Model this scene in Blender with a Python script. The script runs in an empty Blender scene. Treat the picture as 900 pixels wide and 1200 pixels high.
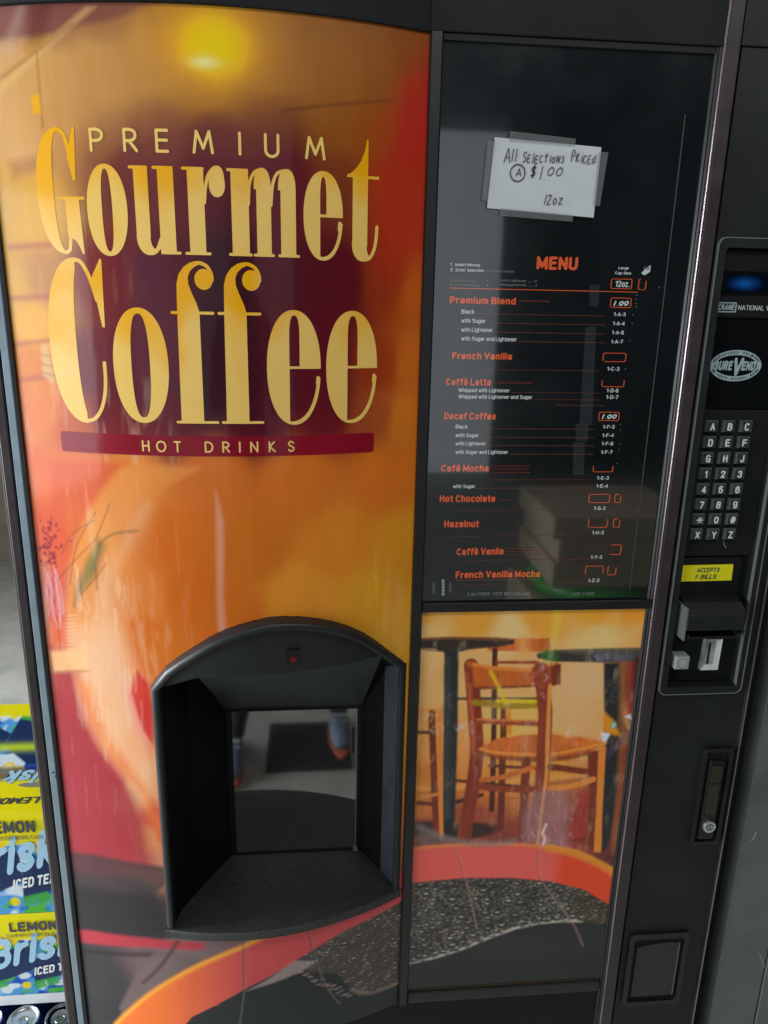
import bpy, bmesh, math, random
import numpy as np
from mathutils import Vector, Matrix

C = bpy.context.scene.collection
SC = bpy.context.scene
U = 0.0009            # one drawing unit in metres
FLOOR = -1722.0       # floor height in drawing units (z = 0 is the camera height, y = 0 the flat door front)
D = 1100.0            # camera distance from the door front
def W(x, y, z): return Vector((x*U, y*U, (z-FLOOR)*U))

# ------------------------------------------------------------------ camera
CF, CP, CY, CR = 900.0, 0.2810617, -0.0967504, 0.0216086
def cam_axes():
    cy, sy, cp, sp = math.cos(CY), math.sin(CY), math.cos(CP), math.sin(CP)
    fwd = Vector((-sy*cp, cy*cp, -sp)); right = Vector((cy, sy, 0)); up = right.cross(fwd)
    c, s = math.cos(CR), math.sin(CR)
    return fwd, right*c+up*s, -right*s+up*c
FW, RI, UP = cam_axes()
cd = bpy.data.cameras.new('camera'); cam = bpy.data.objects.new('camera', cd); C.objects.link(cam)
cam.matrix_world = Matrix(((RI.x, UP.x, -FW.x, 0), (RI.y, UP.y, -FW.y, -D*U), (RI.z, UP.z, -FW.z, -FLOOR*U), (0, 0, 0, 1)))
cd.sensor_fit = 'VERTICAL'; cd.sensor_height = 24; cd.lens = CF/1200*24; cd.clip_start = 0.05; cd.clip_end = 100
SC.camera = cam

# ------------------------------------------------------------------ world and lamps
w = bpy.data.worlds.new('World'); SC.world = w; w.use_nodes = True
w.node_tree.nodes['Background'].inputs[0].default_value = (0.80, 0.90, 1.0, 1)
w.node_tree.nodes['Background'].inputs[1].default_value = 0.10
def area(name, loc, target, sx, sy, power, col, spread=math.pi):
    l = bpy.data.lights.new(name, 'AREA'); l.shape = 'RECTANGLE'; l.size = sx; l.size_y = sy; l.energy = power; l.color = col; l.spread = spread
    o = bpy.data.objects.new(name, l); C.objects.link(o); o.location = W(*loc)
    d = W(*target)-W(*loc); o.rotation_euler = d.to_track_quat('-Z', 'Y').to_euler(); return o
area('doorway_daylight', (-5400, -2300, -520), (-200, 0, -800), 4.6, 2.1, 160, (0.90, 0.96, 1.0))
area('side_fill_daylight', (-4600, 300, -300), (-1000, 700, -1700), 2.0, 2.0, 100, (0.93, 0.98, 1.0), 1.4)  # added fill for the left floor and cartons, not an actual door
area('front_fill_daylight', (-1050, -6150, -180), (-1050, 0, -180), 5.0, 2.75, 24, (0.88, 0.95, 1.0))  # added front fill, also makes the menu's grey reflection; no actual garage door
area('overhead_fill', (500, -1350, 1440), (250, -100, -900), 2.0, 0.9, 29, (0.97, 0.985, 1.0))  # added overhead fill, stands for no actual lamp
SC.view_settings.view_transform = 'Standard'; SC.view_settings.look = 'None'; SC.view_settings.gamma = 1; SC.view_settings.exposure = 0.0

# ------------------------------------------------------------------ measuring helpers: a point of the photo -> a point of the door front
def ray(px, py): return FW*CF + RI*(px-450) + UP*(600-py)
def pf(px, py, b=0.0):
    d = ray(px, py); t = (D-b)/d.y; return (d.x*t, d.z*t)
def bow(x): return 57*(1-((x+126)/278.0)**2)
def fbulge(x):
    u = (x+239)/388.0; return np.maximum(bow(x), 0) + 19*(1-u)*(1-2*u) + 25*4*u*(1-u) + 4*u*(2*u-1)
def pc(px, py, f=bow):
    d = ray(px, py); b = 30.0
    for _ in range(15):
        t = (D-b)/d.y; b = float(f(d.x*t))
    return (d.x*t, d.z*t)
def PF(pts): return [pf(*p) for p in pts]
def PC(pts): return [pc(*p) for p in pts]

# ------------------------------------------------------------------ materials
def srgb(c):
    c = np.asarray(c, float)/255.0
    return np.where(c <= 0.04045, c/12.92, ((c+0.055)/1.055)**2.4)
def mat(name, col, rough=0.5, metal=0.0, bump=0.0, bscale=900, coat=0.0, vary=0.0, vscale=12, spec=0.5, alpha=1.0, emit=None, es=0, rvary=0.0, coat_ior=1.5, dust=0.0):
    m = bpy.data.materials.new(name); m.use_nodes = True; nt = m.node_tree; b = nt.nodes['Principled BSDF']
    b.inputs['Base Color'].default_value = (*col, 1); b.inputs['Roughness'].default_value = rough; b.inputs['Metallic'].default_value = metal
    b.inputs['Specular IOR Level'].default_value = spec
    b.inputs['Coat Weight'].default_value = coat; b.inputs['Coat Roughness'].default_value = 0.04
    tc = nt.nodes.new('ShaderNodeTexCoord')
    if alpha < 1: b.inputs['Alpha'].default_value = alpha
    if emit: b.inputs['Emission Color'].default_value = (*emit, 1); b.inputs['Emission Strength'].default_value = es
    if vary or rvary:
        n = nt.nodes.new('ShaderNodeTexNoise'); n.inputs['Scale'].default_value = vscale; n.inputs['Detail'].default_value = 7; n.inputs['Roughness'].default_value = 0.65
        nt.links.new(tc.outputs['Object'], n.inputs['Vector'])
        if vary:
            mx = nt.nodes.new('ShaderNodeMixRGB'); mr = nt.nodes.new('ShaderNodeMapRange')
            mr.inputs[1].default_value = 0.3; mr.inputs[2].default_value = 0.7
            nt.links.new(n.outputs['Fac'], mr.inputs[0]); nt.links.new(mr.outputs[0], mx.inputs[0])
            mx.inputs[1].default_value = (*[c*(1-vary) for c in col], 1); mx.inputs[2].default_value = (*[min(1, c*(1+vary)) for c in col], 1)
            nt.links.new(mx.outputs[0], b.inputs['Base Color'])
        if rvary:
            mr = nt.nodes.new('ShaderNodeMapRange'); mr.inputs[1].default_value = 0.3; mr.inputs[2].default_value = 0.7
            mr.inputs[3].default_value = max(0.02, rough-rvary); mr.inputs[4].default_value = min(1, rough+rvary)
            nt.links.new(n.outputs['Fac'], mr.inputs[0]); nt.links.new(mr.outputs[0], b.inputs['Roughness'])
    if dust:
        src = b.inputs['Base Color'].links[0].from_socket if b.inputs['Base Color'].links else None
        n1 = nt.nodes.new('ShaderNodeTexNoise'); n1.inputs['Scale'].default_value = 420; n1.inputs['Detail'].default_value = 2
        n2 = nt.nodes.new('ShaderNodeTexNoise'); n2.inputs['Scale'].default_value = 9; n2.inputs['Detail'].default_value = 6
        for q in (n1, n2): nt.links.new(tc.outputs['Object'], q.inputs['Vector'])
        r1 = nt.nodes.new('ShaderNodeMapRange'); r1.inputs[1].default_value = .66; r1.inputs[2].default_value = .74
        r2 = nt.nodes.new('ShaderNodeMapRange'); r2.inputs[1].default_value = .45; r2.inputs[2].default_value = .75; r2.inputs[3].default_value = 0.04; r2.inputs[4].default_value = 0.5
        nt.links.new(n1.outputs['Fac'], r1.inputs[0]); nt.links.new(n2.outputs['Fac'], r2.inputs[0])
        a1 = nt.nodes.new('ShaderNodeMath'); a1.operation = 'MULTIPLY'; nt.links.new(r1.outputs[0], a1.inputs[0]); a1.inputs[1].default_value = 1.2
        a2 = nt.nodes.new('ShaderNodeMath'); a2.operation = 'MAXIMUM'; nt.links.new(a1.outputs[0], a2.inputs[0]); nt.links.new(r2.outputs[0], a2.inputs[1])
        a3 = nt.nodes.new('ShaderNodeMath'); a3.operation = 'MULTIPLY'; a3.inputs[1].default_value = dust; nt.links.new(a2.outputs[0], a3.inputs[0])
        mx = nt.nodes.new('ShaderNodeMixRGB'); mx.inputs[2].default_value = (0.20, 0.20, 0.19, 1); mx.inputs[1].default_value = (*col, 1)
        nt.links.new(a3.outputs[0], mx.inputs[0])
        if src: nt.links.new(src, mx.inputs[1])
        nt.links.new(mx.outputs[0], b.inputs['Base Color'])
    if bump:
        n = nt.nodes.new('ShaderNodeTexNoise'); n.inputs['Scale'].default_value = bscale; n.inputs['Detail'].default_value = 3
        nt.links.new(tc.outputs['Object'], n.inputs['Vector'])
        bp = nt.nodes.new('ShaderNodeBump'); bp.inputs['Strength'].default_value = bump; bp.inputs['Distance'].default_value = 0.001
        nt.links.new(n.outputs['Fac'], bp.inputs['Height']); nt.links.new(bp.outputs[0], b.inputs['Normal'])
    b.inputs['Coat IOR'].default_value = coat_ior
    return m
def print_mat(name, rough, coat, wave):
    """printed film: colour attribute 'Col', glossy sheet on top with vertical waves"""
    m = bpy.data.materials.new(name); m.use_nodes = True; nt = m.node_tree; b = nt.nodes['Principled BSDF']
    a = nt.nodes.new('ShaderNodeAttribute'); a.attribute_name = 'Col'
    nt.links.new(a.outputs['Color'], b.inputs['Base Color'])
    b.inputs['Roughness'].default_value = rough; b.inputs['Coat Weight'].default_value = coat; b.inputs['Coat Roughness'].default_value = 0.07
    b.inputs['Specular IOR Level'].default_value = 0.15
    if wave:
        tc = nt.nodes.new('ShaderNodeTexCoord'); mp = nt.nodes.new('ShaderNodeMapping'); mp.inputs['Scale'].default_value = (22, 22, 2.2)
        nt.links.new(tc.outputs['Object'], mp.inputs['Vector'])
        n = nt.nodes.new('ShaderNodeTexNoise'); n.inputs['Scale'].default_value = 1.0; n.inputs['Detail'].default_value = 4; n.inputs['Distortion'].default_value = 0.8
        nt.links.new(mp.outputs[0], n.inputs['Vector'])
        bp = nt.nodes.new('ShaderNodeBump'); bp.inputs['Strength'].default_value = wave; bp.inputs['Distance'].default_value = 0.004
        nt.links.new(n.outputs['Fac'], bp.inputs['Height']); nt.links.new(bp.outputs[0], b.inputs['Coat Normal'])
    return m
M = {}
M['black_plastic'] = mat('black_plastic', (0.004, 0.005, 0.006), 0.6, spec=.25, bump=0.25, bscale=1100, vary=0.25, rvary=0.08, dust=0.05)
M['black_gloss'] = mat('black_gloss', (0.005, 0.006, 0.007), 0.04, vary=0.2)
M['bar_plastic'] = mat('bar_plastic', (0.009, 0.009, 0.0105), 0.35, bump=0.1, bscale=800, vary=0.3, rvary=0.1, dust=0.06)
M['deep_black'] = mat('deep_black', (0.004, 0.004, 0.005), 0.75)
M['brown_metal'] = mat('brown_metal', (0.034, 0.024, 0.027), 0.42, bump=0.08, bscale=600, vary=0.25, vscale=30, rvary=0.1, dust=0.08)
M['edge_metal'] = mat('edge_metal', (0.42, 0.34, 0.38), 0.28, metal=0.9, vary=0.15, vscale=6, rvary=0.05)
M['steel_strip'] = mat('steel_strip', (0.33, 0.42, 0.49), 0.36, metal=0.35, vary=0.12, vscale=25, rvary=0.08, bump=0.05, dust=0.15)
M['column'] = mat('column', (0.009, 0.0112, 0.0125), 0.5, spec=.35, bump=0.35, bscale=900, vary=0.2, rvary=0.06, dust=0.07)
M['housing'] = mat('housing', (0.012, 0.0145, 0.0165), 0.42, bump=0.2, bscale=900, vary=0.2, rvary=0.08, dust=0.06)
M['shelf'] = mat('shelf', (0.024, 0.026, 0.027), 0.5, bump=1.0, bscale=420, vary=0.75, vscale=260, dust=.25)
M['glass'] = mat('window_glass', (0.010, 0.011, 0.011), 0.05, coat=1.0, rvary=0.02, vscale=20, spec=0.9, coat_ior=2.9)
M['menu'] = mat('menu_board', (0.008, 0.0105, 0.0115), 0.16, coat=1.0, vary=0.15, bump=0.10, bscale=14, rvary=0.08, vscale=8, coat_ior=2.05)
M['ink_orange'] = mat('orange_ink', (0.80, 0.115, 0.03), 0.35, coat=1.0, coat_ior=2.05)
M['ink_white'] = mat('white_ink', (0.62, 0.68, 0.68), 0.35, coat=1.0, coat_ior=2.05)
M['ink_grey'] = mat('grey_ink', (0.16, 0.18, 0.18), 0.35, coat=1.0, coat_ior=2.05)
M['ink_dark_orange'] = mat('faded_orange_ink', (0.15, 0.035, 0.018), 0.35, coat=1.0, coat_ior=2.05)
M['paper'] = mat('paper', (0.54, 0.575, 0.58), 0.7, vary=0.04, vscale=40)
M['pen'] = mat('pen_ink', (0.06, 0.065, 0.08), 0.4)
M['tape'] = mat('clear_tape', (0.30, 0.33, 0.33), 0.18, alpha=0.22, bump=0.3, bscale=60)
M['tape_old'] = mat('old_tape', (0.20, 0.22, 0.23), 0.2, alpha=0.055, bump=0.4, bscale=80)
M['silver'] = mat('silver_plastic', (0.46, 0.50, 0.49), 0.35, metal=0.35, vary=0.08, vscale=60)
M['silver_dark'] = mat('dull_silver', (0.20, 0.215, 0.21), 0.4, metal=0.4)
M['yellow'] = mat('yellow_sticker', (0.80, 0.74, 0.01), 0.45, vary=0.05)
M['key'] = mat('key_rubber', (0.036, 0.042, 0.042), 0.30, vary=0.35, vscale=90, rvary=0.1)
M['key_side'] = mat('key_side', (0.10, 0.11, 0.11), 0.35)
M['legend'] = mat('key_legend', (0.62, 0.66, 0.65), 0.4)
M['badge'] = mat('badge_print', (0.34, 0.44, 0.45), 0.35)
M['display'] = mat('blue_display', (0.002, 0.004, 0.010), 0.06, emit=(0.004, 0.06, 0.26), es=0.25)
M['red_lamp'] = mat('red_lamp', (0.16, 0.006, 0.008), 0.3)
M['latch'] = mat('worn_latch', (0.055, 0.045, 0.035), 0.35, metal=0.5, vary=0.3, vscale=90)
M['chrome'] = mat('lock_chrome', (0.72, 0.75, 0.76), 0.2, metal=0.85)
M['neighbour'] = mat('grey_steel_paint', (0.11, 0.125, 0.13), 0.42, bump=0.12, bscale=500, vary=0.18, vscale=14, rvary=0.1, dust=0.25)
M['concrete'] = mat('concrete', (0.46, 0.46, 0.41), 0.72, bump=0.4, bscale=30, vary=0.22, vscale=5)
M['brown_wall'] = mat('brown_board_wall', (0.17, 0.145, 0.11), 0.8, vary=0.2)
M['room_wall'] = mat('grey_room_wall', (0.30, 0.34, 0.36), 0.8, vary=0.1)
M['dark_wall'] = mat('dark_room_wall', (0.03, 0.033, 0.035), 0.8, vary=0.2)
M['cardboard'] = mat('cardboard', (0.45, 0.36, 0.26), 0.8, vary=0.15)
M['green_bag'] = mat('green_bag', (0.02, 0.36, 0.05), 0.3, bump=0.8, bscale=25)
M['print'] = print_mat('panel_print', 0.32, 0.36, 0.16)  # door artwork and lettering print, not lit from behind
M['print_flat'] = print_mat('print_under_film', 0.35, 0.9, 0.25)
M['carton'] = print_mat('printed_carton', 0.38, 0.25, 0)
M['alu'] = mat('can_aluminium', (0.70, 0.71, 0.72), 0.3, metal=1.0)
M['can_blue'] = mat('can_blue_paint', (0.015, 0.05, 0.28), 0.28, metal=0.4)
M['film'] = mat('cling_film', (0.9, 0.9, 0.9), 0.12, alpha=0.16)

nt = M['display'].node_tree; tc = nt.nodes.new('ShaderNodeTexCoord'); mp = nt.nodes.new('ShaderNodeMapping'); gr = nt.nodes.new('ShaderNodeTexGradient'); gr.gradient_type = 'SPHERICAL'
c0 = (W(622, 2, 20)-W(145, 300, FLOOR)); mp.vector_type = 'TEXTURE'; mp.inputs['Location'].default_value = c0; mp.inputs['Scale'].default_value = (0.030, 0.05, 0.0125)
ml = nt.nodes.new('ShaderNodeMath'); ml.operation = 'POWER'; ml.inputs[1].default_value = 1.8
nt.links.new(tc.outputs['Object'], mp.inputs['Vector']); nt.links.new(mp.outputs[0], gr.inputs[0]); nt.links.new(gr.outputs['Fac'], ml.inputs[0]); nt.links.new(ml.outputs[0], nt.nodes['Principled BSDF'].inputs['Emission Strength'])

# ------------------------------------------------------------------ object helpers
ORI = {}
def empty(name, loc, label=None, cat=None, group=None, parent=None):
    o = bpy.data.objects.new(name, None); C.objects.link(o); o.empty_display_size = 0.1
    if parent is None:
        o.location = W(*loc); ORI[o.name] = W(*loc)
    else:
        o.parent = parent; ORI[o.name] = ORI[parent.name]
    if label: o['label'] = label
    if cat: o['category'] = cat
    if group: o['group'] = group
    return o
def link(name, me, parent=None, loc=None, label=None, cat=None, group=None, kind=None):
    o = bpy.data.objects.new(name, me); C.objects.link(o)
    if parent is not None: o.parent = parent; ORI[o.name] = ORI[parent.name]
    else:
        ORI[o.name] = W(*loc) if loc else Vector((0, 0, 0)); o.location = ORI[o.name]
    if label: o['label'] = label
    if cat: o['category'] = cat
    if group: o['group'] = group
    if kind: o['kind'] = kind
    return o
def build(name, verts, faces, m, parent=None, loc=None, cols=None, smooth=False, bevel=0, mats=None, mi=None, **kw):
    """verts in drawing units; becomes one mesh object relative to its root's origin"""
    org = ORI[parent.name] if parent is not None else (W(*loc) if loc else Vector((0, 0, 0)))
    V = np.asarray(verts, float)*U; V[:, 2] -= FLOOR*U; V -= np.array(org)
    me = bpy.data.meshes.new(name)
    me.from_pydata(V.tolist(), [], faces if isinstance(faces, list) else faces.tolist())
    for mm in (mats or [m]): me.materials.append(mm)
    if mi is not None: me.polygons.foreach_set('material_index', mi)
    if cols is not None:
        ca = me.color_attributes.new('Col', 'FLOAT_COLOR', 'POINT')
        c4 = np.ones((len(V), 4), np.float32); c4[:, :3] = cols; ca.data.foreach_set('color', c4.ravel())
    if bevel:
        bm = bmesh.new(); bm.from_mesh(me)
        bmesh.ops.remove_doubles(bm, verts=bm.verts, dist=1e-6)
        bmesh.ops.recalc_face_normals(bm, faces=bm.faces)
        es = [e for e in bm.edges if len(e.link_faces) == 2 and e.calc_face_angle(0) > 0.5]
        bmesh.ops.bevel(bm, geom=es, offset=bevel*U, segments=2, profile=0.6, affect='EDGES'); bm.to_mesh(me); bm.free()
    if smooth: me.polygons.foreach_set('use_smooth', [True]*len(me.polygons))
    me.update()
    return link(name, me, parent, loc, **kw)
class MB:
    def __init__(s): s.v = []; s.f = []; s.mi = []
    def add(s, v, f, mi=0):
        n = len(s.v); s.v += [tuple(p) for p in v]; s.f += [tuple(i+n for i in q) for q in f]; s.mi += [mi]*len(f); return s
    def box(s, x0, x1, y0, y1, z0, z1, mi=0):
        v = [(x, y, z) for x in (x0, x1) for y in (y0, y1) for z in (z0, z1)]
        return s.add(v, [(0, 1, 3, 2), (4, 6, 7, 5), (0, 4, 5, 1), (2, 3, 7, 6), (0, 2, 6, 4), (1, 5, 7, 3)], mi)
    def prism(s, poly, y0, y1, mi=0, front=None):
        """poly of (x,z), y0 nearest the camera"""
        n = len(poly)
        v = [(x, y0, z) for x, z in poly]+[(x, y1, z) for x, z in poly]
        f = [tuple(range(n)), tuple(range(2*n-1, n-1, -1))]+[(i, n+i, n+(i+1) % n, (i+1) % n) for i in range(n)]
        return s.add(v, f, mi)
    def ring(s, outer, inner, y0, y1, mi=0):
        n = len(outer)
        v = [(x, y0, z) for x, z in outer]+[(x, y0, z) for x, z in inner]+[(x, y1, z) for x, z in outer]+[(x, y1, z) for x, z in inner]
        f = []
        for i in range(n):
            j = (i+1) % n
            f += [(i, j, n+j, n+i), (i, 2*n+i, 2*n+j, j), (n+i, n+j, 3*n+j, 3*n+i), (2*n+i, 3*n+i, 3*n+j, 2*n+j)]
        return s.add(v, f, mi)
    def vprofile(s, prof, z0, z1, mi=0):
        """closed (x,y) profile extruded along z"""
        n = len(prof); v = [(x, y, z0) for x, y in prof]+[(x, y, z1) for x, y in prof]
        f = [tuple(range(n-1, -1, -1)), tuple(range(n, 2*n))]+[(i, (i+1) % n, n+(i+1) % n, n+i) for i in range(n)]
        return s.add(v, f, mi)
    def make(s, name, m, parent=None, **kw):
        mats = kw.pop('mats', None)
        return build(name, s.v, s.f, m, parent, mats=mats, mi=s.mi if mats else None, **kw)
def rrect(x0, x1, z0, z1, r, n=6):
    out = []
    for cx, cz, a0 in ((x1-r, z1-r, 0), (x0+r, z1-r, 90), (x0+r, z0+r, 180), (x1-r, z0+r, 270)):
        for k in range(n+1):
            a = math.radians(a0+90*k/n); out.append((cx+r*math.cos(a), cz+r*math.sin(a)))
    return out
def lathe(prof, n=24, cx=0, cy=0, cz=0):
    """profile of (r,z) turned about the vertical"""
    v = []; f = []; k = len(prof)
    for i in range(n):
        a = 2*math.pi*i/n
        v += [(cx+r*math.cos(a), cy+r*math.sin(a), cz+z) for r, z in prof]
    for i in range(n):
        j = (i+1) % n
        for q in range(k-1): f.append((i*k+q, j*k+q, j*k+q+1, i*k+q+1))
    return v, f
def disc(cx, cz, rx, rz, n=28): return [(cx+rx*math.cos(2*math.pi*i/n), cz+rz*math.sin(2*math.pi*i/n)) for i in range(n)]

# ------------------------------------------------------------------ implicit 2-D shapes (positive inside), meshed with crisp outlines
def march(f, x0, x1, z0, z1, res=0.9, run=10):
    xs = np.arange(x0-res, x1+2*res, res); zs = np.arange(z0-res, z1+2*res, res)
    X, Z = np.meshgrid(xs, zs); F = f(X, Z); I = F > 0
    cnt = I[:-1, :-1].astype(int)+I[1:, :-1]+I[:-1, 1:]+I[1:, 1:]
    V = []; Q = []
    for j in range(cnt.shape[0]):
        row = cnt[j]; i = 0; L = len(row)
        nz = np.nonzero(row)[0]
        if len(nz) == 0: continue
        i = nz[0]
        while i <= nz[-1]:
            c = row[i]
            if c == 0: i += 1; continue
            if c == 4:
                k = i
                while k+1 < L and row[k+1] == 4 and k-i < run-1: k += 1
                n = len(V); V += [(xs[i], zs[j]), (xs[k+1], zs[j]), (xs[k+1], zs[j+1]), (xs[i], zs[j+1])]; Q.append((n, n+1, n+2, n+3)); i = k+1; continue
            cs = [(i, j), (i+1, j), (i+1, j+1), (i, j+1)]; pts = []
            for a in range(4):
                (p, q), (r, s) = cs[a], cs[(a+1) % 4]; fa, fb = F[q, p], F[s, r]
                if fa > 0: pts.append((xs[p], zs[q]))
                if (fa > 0) != (fb > 0):
                    t = fa/(fa-fb); pts.append((xs[p]+(xs[r]-xs[p])*t, zs[q]+(zs[s]-zs[q])*t))
            if len(pts) >= 3:
                n = len(V); V += pts; Q.append(tuple(range(n, n+len(pts))))
            i += 1
    return np.array(V), Q
def sup(cx, cz, rx, rz, n=2.2): return lambda X, Z: (1-(np.abs((X-cx)/rx)**n+np.abs((Z-cz)/rz)**n)**(1/n))*min(rx, rz)
def rect(x0, x1, z0, z1): return lambda X, Z: np.minimum(np.minimum(X-x0, x1-X), np.minimum(Z-z0, z1-Z))
def polyd(pts, X, Z):
    """signed distance, positive inside"""
    d = np.full(X.shape, 1e18); s = np.zeros(X.shape, bool); n = len(pts)
    for i in range(n):
        ax, az = pts[i]; bx, bz = pts[(i+1) % n]; ex, ez = bx-ax, bz-az; L = ex*ex+ez*ez+1e-12
        t = np.clip(((X-ax)*ex+(Z-az)*ez)/L, 0, 1); d = np.minimum(d, (X-ax-t*ex)**2+(Z-az-t*ez)**2)
        c = ((az > Z) != (bz > Z)); xi = ax+(Z-az)*ex/(ez if abs(ez) > 1e-9 else 1e-9); s ^= c & (X < xi)
    d = np.sqrt(d); return np.where(s, d, -d)
def poly(*pts): return lambda X, Z: polyd(pts, X, Z)
def lined(pts, X, Z):
    d = np.full(X.shape, 1e18)
    for (ax, az), (bx, bz) in zip(pts[:-1], pts[1:]):
        ex, ez = bx-ax, bz-az; L = ex*ex+ez*ez+1e-12; t = np.clip(((X-ax)*ex+(Z-az)*ez)/L, 0, 1)
        d = np.minimum(d, (X-ax-t*ex)**2+(Z-az-t*ez)**2)
    return np.sqrt(d)
def spline(pts, n=8):
    out = []; P = [pts[0]]+list(pts)+[pts[-1]]
    for i in range(1, len(P)-2):
        for k in range(n):
            t = k/n; a, b, c, d = [np.array(P[i+m], float) for m in (-1, 0, 1, 2)]
            out.append(tuple(0.5*((2*b)+(-a+c)*t+(2*a-5*b+4*c-d)*t*t+(-a+3*b-3*c+d)*t**3)))
    out.append(tuple(map(float, pts[-1]))); return out
def stroke(pts, r, curve=True):
    q = spline(pts) if curve and len(pts) > 2 else pts
    return lambda X, Z: r-lined(q, X, Z)
def OR(*fs): return lambda X, Z: np.maximum.reduce([f(X, Z) for f in fs])
def AND(*fs): return lambda X, Z: np.minimum.reduce([f(X, Z) for f in fs])
def SUB(a, *bs): return lambda X, Z: np.minimum.reduce([a(X, Z)]+[-b(X, Z) for b in bs])
def half(axis, v, sgn): return (lambda X, Z: (X-v)*sgn) if axis == 'x' else (lambda X, Z: (Z-v)*sgn)
def shift(f, dx, dz=0): return lambda X, Z: f(X-dx, Z-dz)

def bar(x0, x1, z0, z1): return stroke([(x0+1.9, (z0+z1)/2), (x1-1.9, (z0+z1)/2)], (z1-z0)/2, False)
def g_G():
    outer = AND(sup(-309, 110, 34, 74, 2.3), half('x', -309.5, -1)); inner = sup(-309, 110, 12.3, 70, 2.6)
    return OR(SUB(outer, inner), stroke([(-310, 181.8), (-304, 178), (-299.5, 168), (-297, 150)], 2.2),
              poly((-300, 150), (-290.5, 184), (-287.5, 184), (-291.3, 123), (-294.8, 123)),
              stroke([(-311, 38.2), (-306, 42), (-304, 55)], 2.3), poly((-307, 103), (-289, 103), (-287, 36), (-289, 36), (-293, 46), (-297, 52), (-302, 56), (-307, 58)),
              bar(-317, -281, 101, 104.6))
def g_o(cx, cz, rx, rz, ix, iz): return SUB(sup(cx, cz, rx, rz, 2.15), sup(cx, cz, ix, iz, 2.5))
def g_u():
    bowl = SUB(AND(sup(-202, 60, 16.3, 23.5, 2.2), half('z', 60, -1)), sup(-194.5, 62, 6.8, 18, 2.2), half('x', -188, 1))
    return OR(rect(-218, -200.5, 58, 141), bar(-224, -200, 137.4, 141), bowl, rect(-188.5, -169, 38, 141), bar(-195, -169, 137.4, 141), bar(-185, -163, 38, 41.5), stroke([(-203, 38.5), (-194, 43), (-188, 56)], 1.9))
def g_r():
    return OR(rect(-152, -132, 38, 141), bar(-159, -131, 137.4, 141), bar(-158.5, -125.5, 38, 41.5), sup(-116, 122, 9.8, 15), sup(-114.5, 130, 7.5, 12.5),
              stroke([(-132, 100), (-130, 118), (-126, 132), (-119, 140.3), (-113, 141)], 2.0))
def g_m():
    def st(x0, x1): return OR(rect(x0, x1, 38, 120), AND(sup((x0+x1)/2-1.5, 118, (x1-x0)/2+1.5, 25, 2.4), half('z', 118, 1)))
    return OR(rect(-99, -77.5, 38, 141), bar(-104, -78, 137.4, 141), st(-68, -50), st(-38, -19), bar(-104, -74, 38, 41.5), bar(-73, -46, 38, 41.5), bar(-42, -14, 38, 41.5),
              stroke([(-78, 100), (-76, 124), (-70, 137), (-62, 141)], 1.9), stroke([(-50, 100), (-47.5, 124), (-42, 137), (-33, 141)], 1.9))
def g_e(cx, cz, rx, rz, xl, cw, zbar, sx, sz, thin):
    """heavy left side, narrow counter, hair bar, thin tail"""
    outer = sup(cx, cz, rx, rz, 2.15); zt = cz+rz
    counter = AND(sup(xl+cw/2, zt-7-30, cw/2, 30, 2.6), half('z', zbar+3, 1)); counter = OR(counter, rect(xl, xl+cw, zbar+3, zt-37))
    open_ = AND(half('x', xl, 1), half('z', zbar, -1))
    inner = sup(xl+2, cz, rx+(cx-xl)-2-thin, rz-4.5, 2.2)
    body = SUB(outer, counter, AND(open_, inner), AND(half('x', xl, 1), half('z', zbar, -1), half('z', sz, 1)))
    cut = AND(half('x', cx, 1), half('z', sz, -1))
    return OR(body, stroke([(sx, sz), (sx-0.6, sz-8)], thin/2, False), bar(xl-2, cx+rx-0.2, zbar, zbar+3.4))
def g_t():
    bowl = AND(sup(69, 60, 15.5, 24, 2.3), half('z', 60, -1))
    return OR(rect(54, 74, 55, 141), poly((74, 184), (72, 184), (70, 172), (65, 159), (58, 149), (51, 143), (47, 142), (46.5, 138.5), (74, 138)), bar(70, 89, 137.8, 141.4),
              SUB(bowl, sup(79, 62, 6.2, 20), half('x', 80, 1)), stroke([(68, 38.5), (77, 40), (83.5, 52), (86, 66), (86.8, 80)], 2.1))
def g_C():
    outer = AND(sup(-302, -74.5, 44, 106.5, 2.2), half('x', -302, -1)); inner = sup(-302, -74, 6.5, 100, 2.8)
    inner = sup(-296, -74, 12.5, 100, 2.3)
    return OR(SUB(outer, inner), stroke([(-303, 29.6), (-294, 27), (-286, 14), (-280, -4), (-276, -20)], 2.5), poly((-284, 2), (-268.5, 31), (-266, 31), (-268, -54), (-271.5, -54), (-277, -18)),
              stroke([(-303, -178.6), (-291, -174), (-281, -160), (-275, -140), (-272.8, -120), (-272.6, -100)], 2.4))
def g_f(dx):
    g = OR(poly((-174, -175), (-144, -175), (-144, -33), (-147, -22), (-153, -8), (-156.5, 2), (-157, 11), (-154, 18), (-149, 23), (-143, 26), (-146, 30.5), (-154, 28.5), (-162, 23), (-168.5, 14), (-171.6, 2), (-172.5, -33)),
           stroke([(-148, 28), (-140, 28.2), (-132, 24), (-127.5, 16), (-126.5, 8)], 2.3), sup(-137, 8.5, 11.5, 12.8, 2),
           bar(-181, -125, -35.2, -31.4), bar(-181, -124, -177.5, -174))
    return shift(g, dx)

# ------------------------------------------------------------------ lettering from the built-in font
def AR(cx, cz, rx, rz, a0, a1, n=10): return [(cx+rx*math.cos(math.radians(a0+(a1-a0)*k/n)), cz+rz*math.sin(math.radians(a0+(a1-a0)*k/n))) for k in range(n+1)]
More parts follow.
